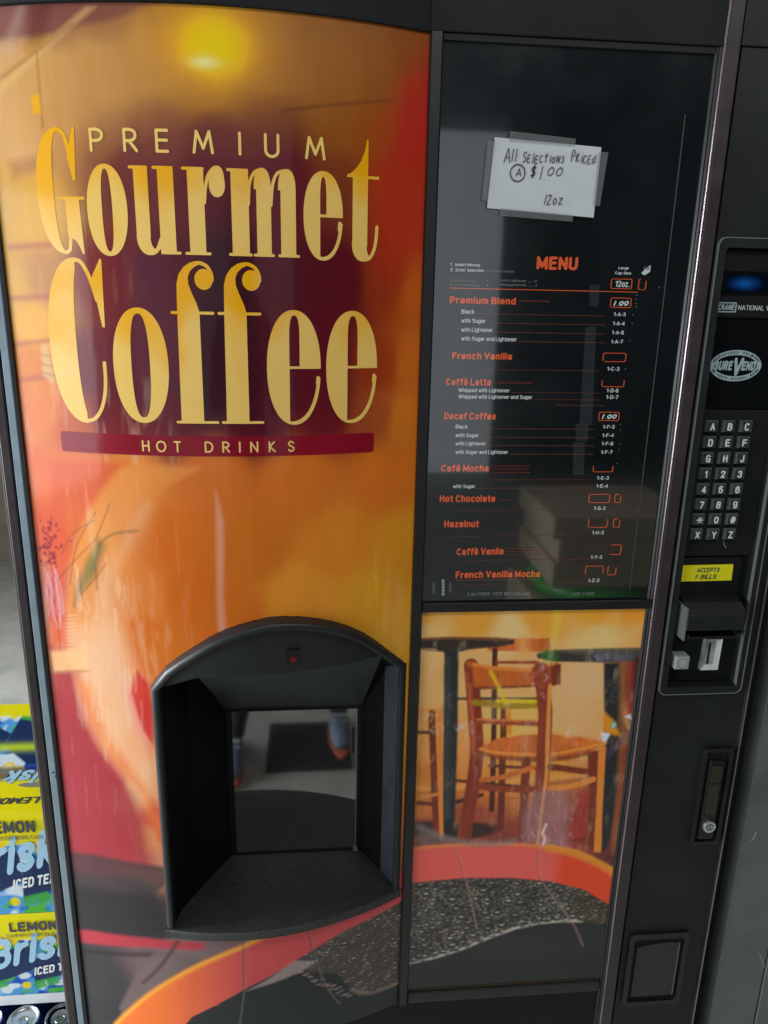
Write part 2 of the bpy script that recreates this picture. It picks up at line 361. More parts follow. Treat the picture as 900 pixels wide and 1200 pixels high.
# skeletons of a narrow sans serif: name -> (advance width, strokes); capitals are 1 high, small letters 0.72
def bowl(x0, x1, z0, z1, r=.16): return [(x0, z1)]+AR(x1-r, z1-r*1.2, r, r*1.2, 90, 0, 5)+AR(x1-r, z0+r*1.2, r, r*1.2, 0, -90, 5)+[(x0, z0)]
def stadium(x0, x1, z0, z1, a0=0, a1=360, r=None):
    r = r or (x1-x0)/2; out = []
    for k in range(25):
        a = math.radians(a0+(a1-a0)*k/24); c_, s_ = math.cos(a), math.sin(a)
        out.append(((x0+x1)/2+(x1-x0)/2*math.copysign(abs(c_)**.72, c_), (z0+z1)/2+(z1-z0)/2*math.copysign(abs(s_)**.72, s_)))
    return out
XH = .72
SK = {'A': (.52, [[(0, 0), (.26, 1), (.52, 0)], [(.1, .32), (.42, .32)]]), 'B': (.46, [[(0, 0), (0, 1)], bowl(0, .42, .53, 1, .17), bowl(0, .46, 0, .53, .19)]), 'C': (.46, [stadium(0, .46, 0, 1, 40, 320)]),
 'D': (.46, [[(0, 0), (0, 1)], bowl(0, .46, 0, 1, .24)]), 'E': (.4, [[(.4, 1), (0, 1), (0, 0), (.4, 0)], [(0, .53), (.36, .53)]]), 'F': (.38, [[(.38, 1), (0, 1), (0, 0)], [(0, .52), (.34, .52)]]),
 'G': (.48, [stadium(0, .48, 0, 1, 40, 355), [(.26, .46), (.48, .46), (.48, 0)]]), 'H': (.46, [[(0, 0), (0, 1)], [(.46, 0), (.46, 1)], [(0, .53), (.46, .53)]]), 'I': (.0, [[(0, 0), (0, 1)]]),
 'J': (.36, [[(.36, 1), (.36, .25)]+AR(.18, .2, .18, .2, 0, -180, 8)]), 'K': (.46, [[(0, 0), (0, 1)], [(.44, 1), (0, .4)], [(.16, .6), (.46, 0)]]), 'L': (.38, [[(0, 1), (0, 0), (.38, 0)]]),
 'M': (.6, [[(0, 0), (0, 1), (.3, .15), (.6, 1), (.6, 0)]]), 'N': (.46, [[(0, 0), (0, 1), (.46, 0), (.46, 1)]]), 'O': (.48, [stadium(0, .48, 0, 1)]), 'P': (.44, [[(0, 0), (0, 1)], bowl(0, .44, .45, 1, .19)]),
 'R': (.46, [[(0, 0), (0, 1)], bowl(0, .44, .5, 1, .18), [(.24, .5), (.46, 0)]]), 'S': (.44, [[(.42, .78)]+AR(.22, .79, .2, .21, 30, 180, 8)+[(.06, .62), (.22, .52), (.38, .42)]+AR(.22, .22, .22, .22, 20, -150, 9)]),
 'T': (.46, [[(0, 1), (.46, 1)], [(.23, 1), (.23, 0)]]), 'U': (.46, [[(0, 1), (0, .25)]+AR(.23, .24, .23, .24, 180, 360, 10)+[(.46, 1)]]), 'V': (.5, [[(0, 1), (.25, 0), (.5, 1)]]), 'W': (.74, [[(0, 1), (.18, 0), (.37, .9), (.56, 0), (.74, 1)]]),
 'X': (.48, [[(0, 0), (.48, 1)], [(0, 1), (.48, 0)]]), 'Y': (.5, [[(0, 1), (.25, .45), (.5, 1)], [(.25, .45), (.25, 0)]]), 'Z': (.44, [[(0, 1), (.44, 1), (0, 0), (.44, 0)]]),
 'a': (.38, [[(.02, .56)]+AR(.19, .54, .18, .18, 160, 0, 8)+[(.37, 0)], [(.37, .42), (.2, .38)]+AR(.18, .2, .18, .2, 100, 270, 8)+[(.37, .1)]]), 'b': (.38, [[(0, 0), (0, 1)], stadium(0, .38, 0, XH)]), 'c': (.36, [stadium(0, .37, 0, XH, 40, 320)]),
 'd': (.38, [[(.38, 0), (.38, 1)], stadium(0, .38, 0, XH)]), 'e': (.38, [[(0, .36), (.38, .36)]+stadium(0, .38, 0, XH, 2, 320)]), 'f': (.24, [[(.28, 1), (.16, 1), (.1, .9), (.1, 0)], [(0, XH), (.26, XH)]]),
 'g': (.38, [[(.38, XH), (.38, -.12)]+AR(.19, -.1, .19, .16, 0, -150, 8), stadium(0, .38, .04, XH)]), 'h': (.36, [[(0, 0), (0, 1)], [(0, .5)]+AR(.18, .52, .18, .2, 160, 0, 8)+[(.36, 0)]]), 'i': (.0, [[(0, 0), (0, XH)], [(0, .95), (0, 1.0)]]),
 'k': (.36, [[(0, 0), (0, 1)], [(.34, XH), (0, .3)], [(.12, .42), (.37, 0)]]), 'l': (.0, [[(0, 0), (0, 1)]]), 'm': (.6, [[(0, 0), (0, XH)], [(0, .5)]+AR(.15, .54, .15, .18, 160, 0, 8)+[(.3, 0)], [(.3, .5)]+AR(.45, .54, .15, .18, 160, 0, 8)+[(.6, 0)]]),
 'n': (.36, [[(0, 0), (0, XH)], [(0, .5)]+AR(.18, .52, .18, .2, 160, 0, 8)+[(.36, 0)]]), 'o': (.38, [stadium(0, .38, 0, XH)]), 'p': (.38, [[(0, -.24), (0, XH)], stadium(0, .38, 0, XH)]), 'r': (.22, [[(0, 0), (0, XH)], [(0, .45), (.08, .66), (.24, .71)]]),
 's': (.34, [[(.33, .56)]+AR(.17, .56, .16, .16, 20, 180, 7)+[(.08, .42), (.26, .32)]+AR(.17, .16, .17, .16, 20, -160, 8)]), 't': (.22, [[(.1, .95), (.1, .08), (.24, 0)], [(0, XH), (.24, XH)]]), 'u': (.36, [[(.36, XH), (.36, 0)], [(0, XH), (0, .2)]+AR(.18, .2, .18, .2, 180, 340, 8)]),
 'v': (.38, [[(0, XH), (.19, 0), (.38, XH)]]), 'w': (.58, [[(0, XH), (.14, 0), (.29, .65), (.44, 0), (.58, XH)]]), 'x': (.36, [[(0, 0), (.36, XH)], [(0, XH), (.36, 0)]]), 'y': (.38, [[(0, XH), (.19, .02)], [(.38, XH), (.16, -.22), (.04, -.24)]]), 'z': (.34, [[(0, XH), (.34, XH), (0, 0), (.34, 0)]]),
 '0': (.42, [stadium(0, .42, 0, 1)]), '1': (.2, [[(0, .8), (.2, 1), (.2, 0)]]), '2': (.42, [[(0, .76)]+AR(.21, .78, .21, .22, 170, -20, 9)+[(.34, .5), (0, 0), (.43, 0)]]), '3': (.42, [AR(.21, .76, .2, .24, 165, -80, 9)+AR(.21, .26, .21, .26, 80, -165, 10)]),
 '4': (.46, [[(.46, .26), (0, .26), (.34, 1), (.34, 0)]]), '5': (.42, [[(.4, 1), (.06, 1), (.02, .5), (.12, .6)]+AR(.21, .31, .21, .31, 80, -160, 10)]), '6': (.42, [stadium(0, .42, 0, .6), [(.38, .84)]+AR(.21, .7, .19, .3, 50, 180, 8)+[(0, .3)]]), '7': (.42, [[(0, 1), (.42, 1), (.14, 0)]]),
 '8': (.42, [stadium(.02, .4, .54, 1), stadium(0, .42, 0, .54)]), '9': (.42, [stadium(0, .42, .4, 1), [(.42, .7), (.4, .2)]+AR(.21, .2, .19, .2, 0, -150, 8)]), '-': (.2, [[(0, .38), (.2, .38)]]), '.': (.0, [[(0, 0), (0, .02)]]), '#': (.5, [[(.12, 0), (.2, 1)], [(.34, 0), (.42, 1)], [(0, .34), (.5, .34)], [(.03, .68), (.53, .68)]]),
 '*': (.36, [[(.18, .5), (.18, 1)], [(0, .6), (.36, .9)], [(0, .9), (.36, .6)]]), '(': (.12, [[(.14, 1.05), (.02, .7), (.02, .3), (.14, -.05)]]), ')': (.12, [[(0, 1.05), (.12, .7), (.12, .3), (0, -.05)]]), '!': (.0, [[(0, 1), (0, .32)], [(0, 0), (0, .03)]]),
 '$': (.44, [[(.42, .78)]+AR(.22, .79, .2, .19, 30, 180, 8)+[(.06, .62), (.22, .52), (.38, .42)]+AR(.22, .24, .22, .2, 20, -150, 9), [(.22, -.08), (.22, 1.08)]])}
SK['\u00e8'] = (.38, SK['e'][1]+[[(.1, 1.06), (.24, .88)]]); SK['\u00e9'] = (.38, SK['e'][1]+[[(.28, 1.06), (.14, .88)]])
SK['Q'] = (.48, SK['O'][1]+[[(.26, .25), (.5, -.04)]])
GC = {}
def glyph(ch, r):
    key = (ch, round(r, 3))
    if key not in GC:
        wd, st = SK[ch]
        # ends are cut square at the baseline and the cap line by shrinking the skeleton by the stroke radius
        tr = lambda p: (r+p[0], r+p[1]*(1-2*r) if 0 <= p[1] <= 1 else p[1]+(r if p[1] < 0 else -r))
        fs = [stroke([tr(p) for p in s_], r, False) for s_ in st]
        GC[key] = march(OR(*fs) if len(fs) > 1 else fs[0], 0, wd+2*r, -.3, 1.15, .055, 6)+(wd+2*r,)
    return GC[key]
def text_mesh(s, x0, z0, x1, cap, y=-0.5, bold=0.0, slant=0.0, ztop=None, vec=(1, 0), mapf=None, spacing=1.0):
    """flat letters whose baseline starts at (x0,z0) and ends at x1; returns verts, faces"""
    r = .058+bold*1.7; adv = 0; items = []
    for ch in s:
        if ch == ' ': adv += .26; continue
        V, Q, wd = glyph(ch, r); items.append((adv, V, Q)); adv += wd+.075*spacing
    adv -= .075*spacing; sx = (x1-x0)/adv; VV = []; FF = []; n0 = 0
    for a, V, Q in items:
        X = (a+V[:, 0])*sx+V[:, 1]*cap*slant; VV.append(np.stack([x0+X*vec[0], np.full(len(V), y), z0+V[:, 1]*cap+X*vec[1]], 1)); FF += [tuple(i+n0 for i in f) for f in Q]; n0 += len(V)
    return np.concatenate(VV), FF
def ptext(name, s, xl, yb, xr, cap, m, parent, y=-0.5, bold=0.012, slant=0.0, yb2=None, spacing=1.0, b=0.0):
    """lettering measured in the photo: left end, baseline, right end, capital height"""
    a = pf(xl, yb, b); e = pf(xr, yb if yb2 is None else yb2, b); t = pf(xl, yb-cap, b)
    z = (a[1]+e[1])/2 if yb2 is None else a[1]
    vec = (1, 0) if yb2 is None else (1, (e[1]-a[1])/(e[0]-a[0]))
    v, f = text_mesh(s, a[0], z, e[0], t[1]-a[1], y, bold, slant, vec=vec, spacing=spacing)
    return build(name, v, f, m, parent)
# hand drawn strokes
HW = {'A': [[(0, 0), (.35, 1), (.45, 1), (.8, 0)], [(.12, .4), (.7, .42)]], 'l': [[(.2, 0), (.22, 1)]], 'S': [[(.7, .85), (.4, 1), (.1, .8), (.3, .55), (.6, .35), (.5, .05), (.05, .08)]],
 'e': [[(.1, .35), (.55, .42), (.45, .68), (.15, .5), (.1, .15), (.55, .05)]], 'E': [[(.55, .7), (.1, .68), (.08, 0), (.6, .03)], [(.1, .36), (.5, .38)]], 'c': [[(.55, .6), (.2, .65), (.05, .3), (.25, 0), (.6, .1)]],
 't': [[(.3, .95), (.3, 0)], [(.0, .62), (.65, .66)]], 'i': [[(.25, 0), (.27, .65)], [(.3, .9), (.31, .93)]], 'o': [[(.3, .6), (.05, .3), (.28, 0), (.55, .3), (.3, .62)]],
 'N': [[(.05, 0), (.08, .68), (.5, 0), (.55, .7)]], 's': [[(.5, .6), (.15, .55), (.4, .3), (.35, .02), (.02, .05)]], 'P': [[(.1, 0), (.12, 1), (.55, .9), (.55, .55), (.12, .5)]],
 'R': [[(.1, 0), (.12, .7), (.5, .6), (.15, .35), (.6, 0)]], 'd': [[(.55, .5), (.1, .4), (.1, .03), (.5, .1)], [(.58, .8), (.55, 0)]], '$': [[(.7, .8), (.3, .85), (.15, .6), (.6, .4), (.5, .12), (.05, .15)], [(.42, 1.05), (.3, -.1)], [(.52, 1.05), (.42, -.1)]],
 '1': [[(.3, 1), (.15, 0)]], '.': [[(.2, 0), (.23, .03)]], '0': [[(.35, .85), (.05, .5), (.25, .1), (.6, .35), (.6, .75), (.33, .86)]], '2': [[(.05, .75), (.35, .95), (.5, .7), (.05, .02), (.6, .05)]],
 'z': [[(.05, .55), (.5, .58), (.05, .02), (.6, .05)]], ' ': []}
def ribbon(mb, pts, r, y):
    P = [np.array(p, float) for p in pts]
    if len(P) > 2: P = [np.array(p) for p in spline(pts, 5)]
    L = []; n = len(P)
    for i in range(n):
        t = P[min(i+1, n-1)]-P[max(i-1, 0)]; t = t/(np.linalg.norm(t)+1e-9); nn = np.array((-t[1], t[0]))*r
        L.append((P[i]+nn, P[i]-nn))
    v = []
    for a, b in L: v += [(a[0], y, a[1]), (b[0], y, b[1])]
    mb.add(v, [(2*i, 2*i+1, 2*i+3, 2*i+2) for i in range(n-1)])
def handwrite(name, s, xl, yb, xr, cap, m, parent, r=0.9, y=-3.2, widths=None, rnd=1, yb2=None):
    a = pf(xl, yb); e = pf(xr, yb if yb2 is None else yb2); t = pf(xl, yb-cap); H = t[1]-a[1]; rr = random.Random(rnd)
    adv = sum(.45 if ch in 'li1. ' else .8 for ch in s); sc = (e[0]-a[0])/adv; sl = (e[1]-a[1])/(e[0]-a[0]); mb = MB(); x = 0
    for ch in s:
        j = rr.uniform(-.06, .06)
        for st in HW.get(ch, []):
            ribbon(mb, [(a[0]+(x+px*.9)*sc+pz*1.2, a[1]+(x*sc)*sl+(pz+j)*H) for px, pz in st], r, y)
        x += .45 if ch in 'li1. ' else .8
    return mb.make(name, m, parent)

# ================================================================== THE SETTING
MB().box(-9000, 9000, -9000, 7000, FLOOR-60, FLOOR).make('floor', M['concrete'], kind='structure')
MB().box(-9000, 9000, 3760, 3860, FLOOR+2, 1200).make('wall', M['brown_wall'], label='brown board wall at the back of the room', cat='wall', kind='structure')
MB().box(-9000, -1900, -6300, -6200, FLOOR+2, 1500).make('wall', M['room_wall'], label='pale grey wall behind the photographer', cat='wall', kind='structure')
MB().box(-1100, 1750, -6300, -6200, FLOOR+2, 1500).make('wall', M['room_wall'], label='pale grey wall panel facing the vending machine', cat='wall', kind='structure')
MB().box(1760, 7000, -6300, -6200, FLOOR+2, 1500).make('wall', M['dark_wall'], label='dark wall across the room from the menu board', cat='wall', kind='structure')
MB().box(-9000, 9000, -9000, 7000, 1500, 1560).make('ceiling', M['dark_wall'], kind='structure')

# ================================================================== MAIN MACHINE
VM = empty('vending_machine', (145, 300, FLOOR), 'tall black hot drink vending machine with an orange coffee picture door and keypad', 'vending machine')
# cabinet behind the door
MB().box(-430, 722, 112, 820, FLOOR+40, 520).make('cabinet', M['black_plastic'], VM, bevel=4)
mb = MB()
for x in (-380, 640):
    for y in (160, 740): mb.box(x, x+50, y, y+50, FLOOR, FLOOR+40)
for x in (-380, 640):
    for y in (160, 740): MB().box(x, x+50, y, y+50, FLOOR+1, FLOOR+40).make('foot', M['deep_black'], VM)
# left frame: bright edge, brown band, groove, steel strip, black lip
ZB, ZT = FLOOR+45, 520
MB().vprofile([(-437, 24), (-437, 2), (-435.6, -1), (-434.2, -1), (-434.2, 24)], ZB, ZT).make('edge_strip', M['edge_metal'], VM)
MB().vprofile([(-434, 24), (-434, -0.5), (-432, -2), (-422, -2), (-420.5, -0.5), (-420.5, 112), (-434, 112)], ZB, ZT).make('side_band', M['brown_metal'], VM)
MB().box(-420.3, -418.3, 6, 100, ZB, ZT).make('groove', M['deep_black'], VM)
MB().vprofile([(-418, 100), (-418, -1), (-416.5, -3), (-408, -3), (-406.5, -1), (-406.5, 100)], ZB, ZT).make('steel_strip', M['steel_strip'], VM)
MB().vprofile([(-406.2, 100), (-406.2, -1), (-404.5, -5), (-401, -5), (-399, -1), (-399, 100)], -1262, 330).make('panel_lip', M['bar_plastic'], VM)
# screws on steel strip
for z in (-745, -752): MB().prism(disc(-411+(-745-z)*.4, z, 1.5, 1.5, 10), -3.6, -2).make('screw', M['deep_black'], VM)

# header (follows the bulge of the door on the left)
xs = np.linspace(-404, 152, 60); v = []; f = []
def hy(x): return -(max(bow(x), 0)+4)
for x in xs: v += [(x, hy(x), 316), (x, hy(x)+1, 318), (x, hy(x), 520), (x, hy(x)+9, 315.5)]
for i in range(len(xs)-1):
    a, b_ = 4*i, 4*i+4; f += [(a+1, b_+1, b_+2, a+2), (a, b_, b_+1, a+1), (a+3, b_+3, b_, a)]
build('header_panel', v, f, M['black_plastic'], VM, smooth=False)
MB().box(152.5, 542, -4, 60, 317.5, 520).make('header_panel', M['black_plastic'], VM, bevel=1.5)
MB().box(567.5, 726, -2, 60, 320, 520).make('header_panel', M['column'], VM, bevel=1.5)
MB().box(152.4, 566, 20, 60, 300, 330).make('header_backing', M['deep_black'], VM)

# centre bar
MB().vprofile([(152.6, 60), (152.6, -2), (154.5, -6), (167.5, -6), (170, -2), (170, 60)], -1262, 317).make('centre_bar', M['bar_plastic'], VM)

# trim between menu and control column
MB().vprofile([(533.5, 60), (533.5, 1), (536, -1.5), (537.5, 0.5), (540, -2), (541.6, -3), (541.6, 60)], ZB, 317).make('menu_trim', M['bar_plastic'], VM)
MB().vprofile([(541.8, 60), (541.8, -5), (542.6, -6.4), (543.8, -6.4), (544.6, -5), (544.6, 60)], ZB, ZT).make('edge_strip', M['edge_metal'], VM)
MB().vprofile([(544.8, 60), (544.8, -4.5), (547, -6), (563, -6), (565.5, -3), (565.5, 60)], ZB, ZT).make('trim_band', M['brown_metal'], VM)
MB().box(565.6, 569.5, 14, 60, ZB, ZT).make('groove', M['deep_black'], VM)

# ------------------------------------------------------------------ painted picture surfaces
GA = 1.2
def soft(d, w): return np.clip(d/w*0.5+0.5, 0, 1)
class Canvas:
    def __init__(s, X, Z): s.X, s.Z = X, Z; s.c = np.zeros(X.shape+(3,))
    def scatter(s, pts, conv, power=3.0, scale=30.0):
        num = np.zeros(s.c.shape); den = np.zeros(s.X.shape)
        for px, py, r, g, b in pts:
            x, z = conv(px, py); w_ = 1/(((s.X-x)**2+((s.Z-z)*0.9)**2)/scale**2+0.12)**power
            num += w_[..., None]*srgb((r, g, b)); den += w_
        s.c = num/den[..., None]
    def mix(s, mask, col):
        c = srgb(col) if np.ndim(col) == 1 or isinstance(col, tuple) else col
        s.c = s.c*(1-mask[..., None])+c*mask[..., None]
    def poly(s, pts, col, w=1.2, a=1.0): s.mix(soft(polyd(pts, s.X, s.Z), w)*a, col)
    def line(s, pts, r, col, w=1.2, a=1.0, curve=True):
        q = spline(pts) if curve and len(pts) > 2 else pts; s.mix(soft(r-lined(q, s.X, s.Z), w)*a, col)
    def ell(s, cx, cz, rx, rz, col, w=1.2, a=1.0): s.mix(soft((1-np.sqrt(((s.X-cx)/rx)**2+((s.Z-cz)/rz)**2))*min(rx, rz), w)*a, col)
def vnoise(X, Z, sx, sz, seed, octv=3):
    r = np.random.RandomState(seed); out = np.zeros(X.shape); amp = 1; tot = 0
    for o in range(octv):
        T = r.rand(64, 64); u = X/sx*(2**o)+100; v_ = Z/sz*(2**o)+100; i = np.floor(u).astype(int); j = np.floor(v_).astype(int)
        fu = u-i; fv = v_-j; fu = fu*fu*(3-2*fu); fv = fv*fv*(3-2*fv); i %= 64; j %= 64; i1 = (i+1) % 64; j1 = (j+1) % 64
        out += amp*((T[j, i]*(1-fu)+T[j, i1]*fu)*(1-fv)+(T[j1, i]*(1-fu)+T[j1, i1]*fu)*fv); tot += amp; amp *= .5
    return out/tot
def fit_col(c, top=0.90):
    c = np.asarray(c, float); m = c.max(-1, keepdims=True); return np.clip(c*np.where(m > top, top/np.maximum(m, 1e-6), 1), 0, 1)
def blur(c, n=1):
    for _ in range(n):
        c = (np.roll(c, 1, 0)+2*c+np.roll(c, -1, 0))/4; c = (np.roll(c, 1, 1)+2*c+np.roll(c, -1, 1))/4
    return c
def grid_build(name, X, Z, Y, col, m, parent, keep=None, **kw):
    h, w_ = X.shape; idx = np.arange(h*w_).reshape(h, w_)
    q = np.stack([idx[:-1, :-1], idx[:-1, 1:], idx[1:, 1:], idx[1:, :-1]], -1).reshape(-1, 4)
    if keep is not None:
        k = keep.reshape(-1); q = q[k[q].all(1)]
    V = np.stack([X, Y, Z], -1).reshape(-1, 3)
    return build(name, V, q, m, parent, cols=fit_col(col.reshape(-1, 3)), smooth=True, **kw)
def bubbles(cv, inside, rnd, n, rmin, rmax, box):
    """foam: rings with a pale rim and a small glint, drawn large first"""
    x0, x1, z0, z1 = box; placed = []
    tries = 0
    while len(placed) < n and tries < n*30:
        tries += 1; t = len(placed)/n; r = rmin+(rmax-rmin)*(1-t)**2.2*rnd.uniform(.7, 1.1)
        x, z = rnd.uniform(x0, x1), rnd.uniform(z0, z1)
        if inside(x, z) < r*0.2: continue
        if any((x-a)**2+((z-b)*1.5)**2 < ((r+c)*0.84)**2 for a, b, c in placed): continue
        placed.append((x, z, r))
    X, Z = cv.X, cv.Z; xr = X[0]; zc = Z[:, 0]
    for x, z, r in placed:
        i0, i1 = np.searchsorted(xr, [x-r*1.4-2, x+r*1.4+2]); jj = np.nonzero((zc > z-r-3) & (zc < z+r+3))[0]
        if i1 <= i0 or len(jj) == 0: continue
        sl = (slice(jj[0], jj[-1]+1), slice(i0, i1)); sx, sz = X[sl]-x, (Z[sl]-z)*1.5
        k_ = .35+.9*rnd.random()**2; d = np.sqrt(sx**2+sz**2); ang = np.arctan2(sz, sx)
        rim = np.exp(-((d-r*.9)/(0.75+r*.07))**2)*np.clip(0.20+0.34*np.sin(ang*1.0-2.2), 0, 1)*k_
        body = (d < r*.8)*0.6
        c = cv.c[sl]; c = c*(1-body[..., None])+srgb((26, 27, 27))*body[..., None]
        c = c*(1-rim[..., None])+srgb((176, 156, 132) if rnd.random() < .7 else (190, 150, 95))*rim[..., None]
        g = np.exp(-(((sx-r*.12)/(r*.42+.4))**2+((sz-r*.28)/(r*.24+.4))**2)*1.6)*min(1, k_*1.1)
        c = c*(1-g[..., None])+srgb((196, 196, 190))*g[..., None]; cv.c[sl] = c

# --- housing outline of the cup station
HO = [pc(px, py, fbulge) for px, py in [(174, 808), (192, 788), (207, 777), (225, 766), (243, 755), (262, 746), (280, 740), (298, 735), (316, 731), (335, 730), (353, 730), (372, 731.5), (390, 734), (409, 739), (427, 746), (445, 757), (463, 769.5), (476, 780)]]
HO[0] = (-239, HO[0][1]); HO[-1] = (149, HO[-1][1])
OUT = [(-239, -1000)]+HO+[(149, -1000)]

# --- left picture
xg = np.linspace(-404, 152.5, 345); zg = np.concatenate([np.arange(-1262, -1030, 1.3), np.arange(-1030, 318, 1.9)])
X, Z = np.meshgrid(xg, zg); cv = Canvas(X, Z)
PTS = [(5,25,150,118,108),(60,25,120,70,62),(120,22,122,76,58),(200,25,150,100,25),(300,25,152,98,25),(380,32,132,76,25),(440,45,128,68,28),(490,60,128,52,28),
(10,80,200,155,110),(60,90,195,150,95),(120,80,192,142,78),(180,70,190,132,50),(245,110,170,110,30),(320,80,162,98,22),(400,80,146,82,20),(450,90,138,74,25),(493,110,168,42,30),
(20,150,205,160,110),(70,150,186,126,70),(110,150,150,95,60),(180,150,125,66,50),(250,150,112,48,40),(320,140,118,55,28),(390,140,142,78,20),(440,150,150,72,18),(490,170,172,40,25),
(10,230,198,148,60),(40,250,205,150,50),(160,210,120,60,50),(250,210,95,30,35),(330,210,100,30,35),(400,220,130,60,25),(460,220,160,55,15),(490,250,172,55,15),
(20,340,200,145,50),(50,330,180,120,60),(120,330,130,45,40),(200,330,75,25,35),(260,330,58,20,30),(330,330,75,25,35),(400,330,92,20,25),(450,330,152,55,20),(492,340,184,85,20),
(40,380,215,150,40),(40,430,205,115,35),(110,430,112,40,50),(200,430,85,30,45),(260,420,48,20,30),(300,430,62,20,30),(380,420,100,20,30),(445,430,160,60,20),(484,430,196,98,25),
(45,480,208,112,50),(90,500,190,85,40),(130,490,120,32,40),(200,490,105,26,40),(300,490,95,20,35),(380,480,110,24,32),(440,485,170,80,35),(476,490,205,112,30),(150,450,92,30,42),(230,460,66,22,36),(340,450,84,20,32),
(50,560,212,100,50),(100,560,216,112,55),(150,560,216,130,60),(250,560,202,106,38),(350,560,206,108,32),(450,560,208,108,30),
(60,620,206,82,50),(95,620,222,135,62),(120,630,222,150,85),(150,620,212,135,80),(200,640,206,105,30),(300,640,200,106,30),(400,640,214,126,34),(470,640,208,136,32),
(70,700,192,108,88),(105,700,205,140,90),(130,720,216,165,130),(165,700,214,135,70),(220,700,202,100,25),(270,720,206,106,30),(350,700,220,138,40),(430,700,212,142,36),(475,735,218,154,50),
(75,780,202,118,90),(120,780,222,178,142),(150,790,216,120,70),(190,770,206,116,40),(165,740,208,110,40),
(75,850,190,82,78),(105,845,200,100,85),(135,850,226,172,128),(160,860,222,120,62),(172,850,196,50,45),
(80,920,182,70,80),(130,910,184,72,76),(165,925,218,165,124),(182,930,202,122,62),
(88,985,182,65,75),(140,985,190,72,78),(172,985,206,132,82),(188,960,192,72,60),(182,1005,190,120,90),
(100,1060,62,56,60),(160,1060,74,62,64),(110,1150,52,50,54),(200,1130,108,86,86),(260,1120,120,90,90),(120,1195,46,46,50),(420,1190,34,38,40),(300,1190,40,44,46)]
cv.scatter(PTS, pc, 2.6, 26)  # left-edge colours have reflected haze mixed in
def cpoly(pts, col, w=1.5, a=1.0): cv.poly(PC(pts), col, w, a)
# ceiling edge, wall joint, shelf boards of the pictured cafe
ceil = soft(polyd(PC([(-10, 48), (60, 40), (120, 26), (190, 4), (505, 30), (505, 64), (455, 112), (400, 128), (330, 132), (262, 118), (205, 126), (130, 150), (60, 182), (-10, 205)]), X, Z), 30)
tx = np.clip((X+404)/520, 0, 1)[..., None]; cv.c = cv.c*(1-.8*ceil[..., None])+(srgb((204, 152, 88))*(1-tx)+srgb((140, 78, 20))*tx)*.8*ceil[..., None]
cpoly([(-10, -10), (200, -10), (190, 2), (130, 24), (95, 30), (60, 40), (-10, 48)], (116, 62, 60), 4, .75)
cpoly([(36, 4), (60, 4), (50, 60), (30, 58)], (84, 34, 30), 6, .5); cpoly([(22, 4), (30, 4), (12, 70), (2, 60)], (190, 160, 150), 6, .3); cpoly([(28, 52), (58, 42), (50, 62), (36, 64), (24, 60)], (196, 140, 40), 5, .5)
cpoly([(0, 100), (100, 8), (112, 8), (0, 112)], (215, 175, 110), 3, .45)
cv.line(PC([(0, 92), (40, 62), (85, 28)]), 1.0, (120, 85, 40), 3, .6)
cv.line(PC([(43, 62), (46, 100), (50, 150)]), 1.1, (150, 105, 35), 2, .8); cpoly([(36, 113), (45, 110), (48, 132), (39, 134)], (225, 160, 20), 2)
cv.line(PC([(330, 130), (400, 122), (460, 118)], ), 0.8, (70, 40, 20), 3, .7)
cpoly([(505, 60), (480, 80), (455, 130), (430, 260), (440, 330), (470, 330), (510, 300)], (172, 40, 25), 22, .55)
cpoly([(15, 210), (62, 195), (62, 178), (10, 190)], (150, 85, 60), 6, .5)
for y0, y1 in ((350, 347), (404, 399), (446, 441), (290, 286)): cv.line(PC([(12, y0), (62, y1)]), 3.2, (165, 75, 55), 3.5, .75, False)
cpoly([(48, 404), (56, 403), (64, 445), (62, 450), (50, 440)], (205, 165, 110), 2.5, .8)
for y in (415, 426, 436): cv.line(PC([(49, y), (63, y+4)]), .7, (150, 90, 60), 1.5, .8, False)
# dark ground behind the words, a person's dim reflection partly painted in
cpoly([(110, 190), (150, 170), (330, 150), (400, 230), (428, 330), (420, 500), (110, 500), (95, 330)], (86, 14, 30), 46, .62)
cpoly([(230, 290), (262, 240), (300, 300), (310, 500), (215, 500), (222, 380)], (30, 12, 24), 22, .65)
cpoly([(150, 300), (190, 285), (215, 400), (200, 500), (150, 470)], (85, 40, 60), 12, .35)
# yellow round spot with a paler core
gx, gz = pc(247, 52)
g1 = np.exp(-(((X-gx)/58)**2+((Z-gz)/44)**2)); cv.mix(g1*.9, (236, 160, 8))
g2 = np.exp(-(((X-gx-4)/36)**2+((Z-gz+2)/30)**2)**1.3); cv.mix(g2*.95, (255, 220, 6)); gx, gz = pc(240, 73)
g3 = np.exp(-(((X-gx)/15)**2+((Z-gz)/6)**2)); cv.mix(g3, (255, 244, 150))
# the round pale cup of the lower half
cpoly([(60, 540), (150, 540), (118, 575), (96, 615), (82, 660), (74, 705), (76, 750), (60, 760)], (204, 80, 46), 7, .75)
cpoly([(170, 545), (140, 552), (118, 578), (98, 615), (84, 660), (77, 715), (90, 750), (150, 750), (162, 640), (190, 575), (235, 548)], (220, 138, 66), 5, .65)
cpoly([(190, 575), (168, 600), (150, 640), (140, 700), (152, 760), (170, 800), (262, 800), (262, 660), (235, 590)], (204, 100, 20), 22, .5)
cpoly([(60, 760), (84, 770), (96, 820), (112, 866), (134, 900), (156, 930), (170, 965), (176, 1000), (182, 1020), (60, 1000)], (152, 46, 56), 12, .9)
cpoly([(176, 935), (186, 935), (190, 990), (184, 985)], (196, 60, 54), 4, .85)
cpoly([(84, 735), (128, 728), (146, 742), (158, 790), (172, 850), (184, 905), (187, 940), (172, 934), (150, 912), (128, 884), (108, 850), (94, 805)], (226, 170, 128), 15, .75)
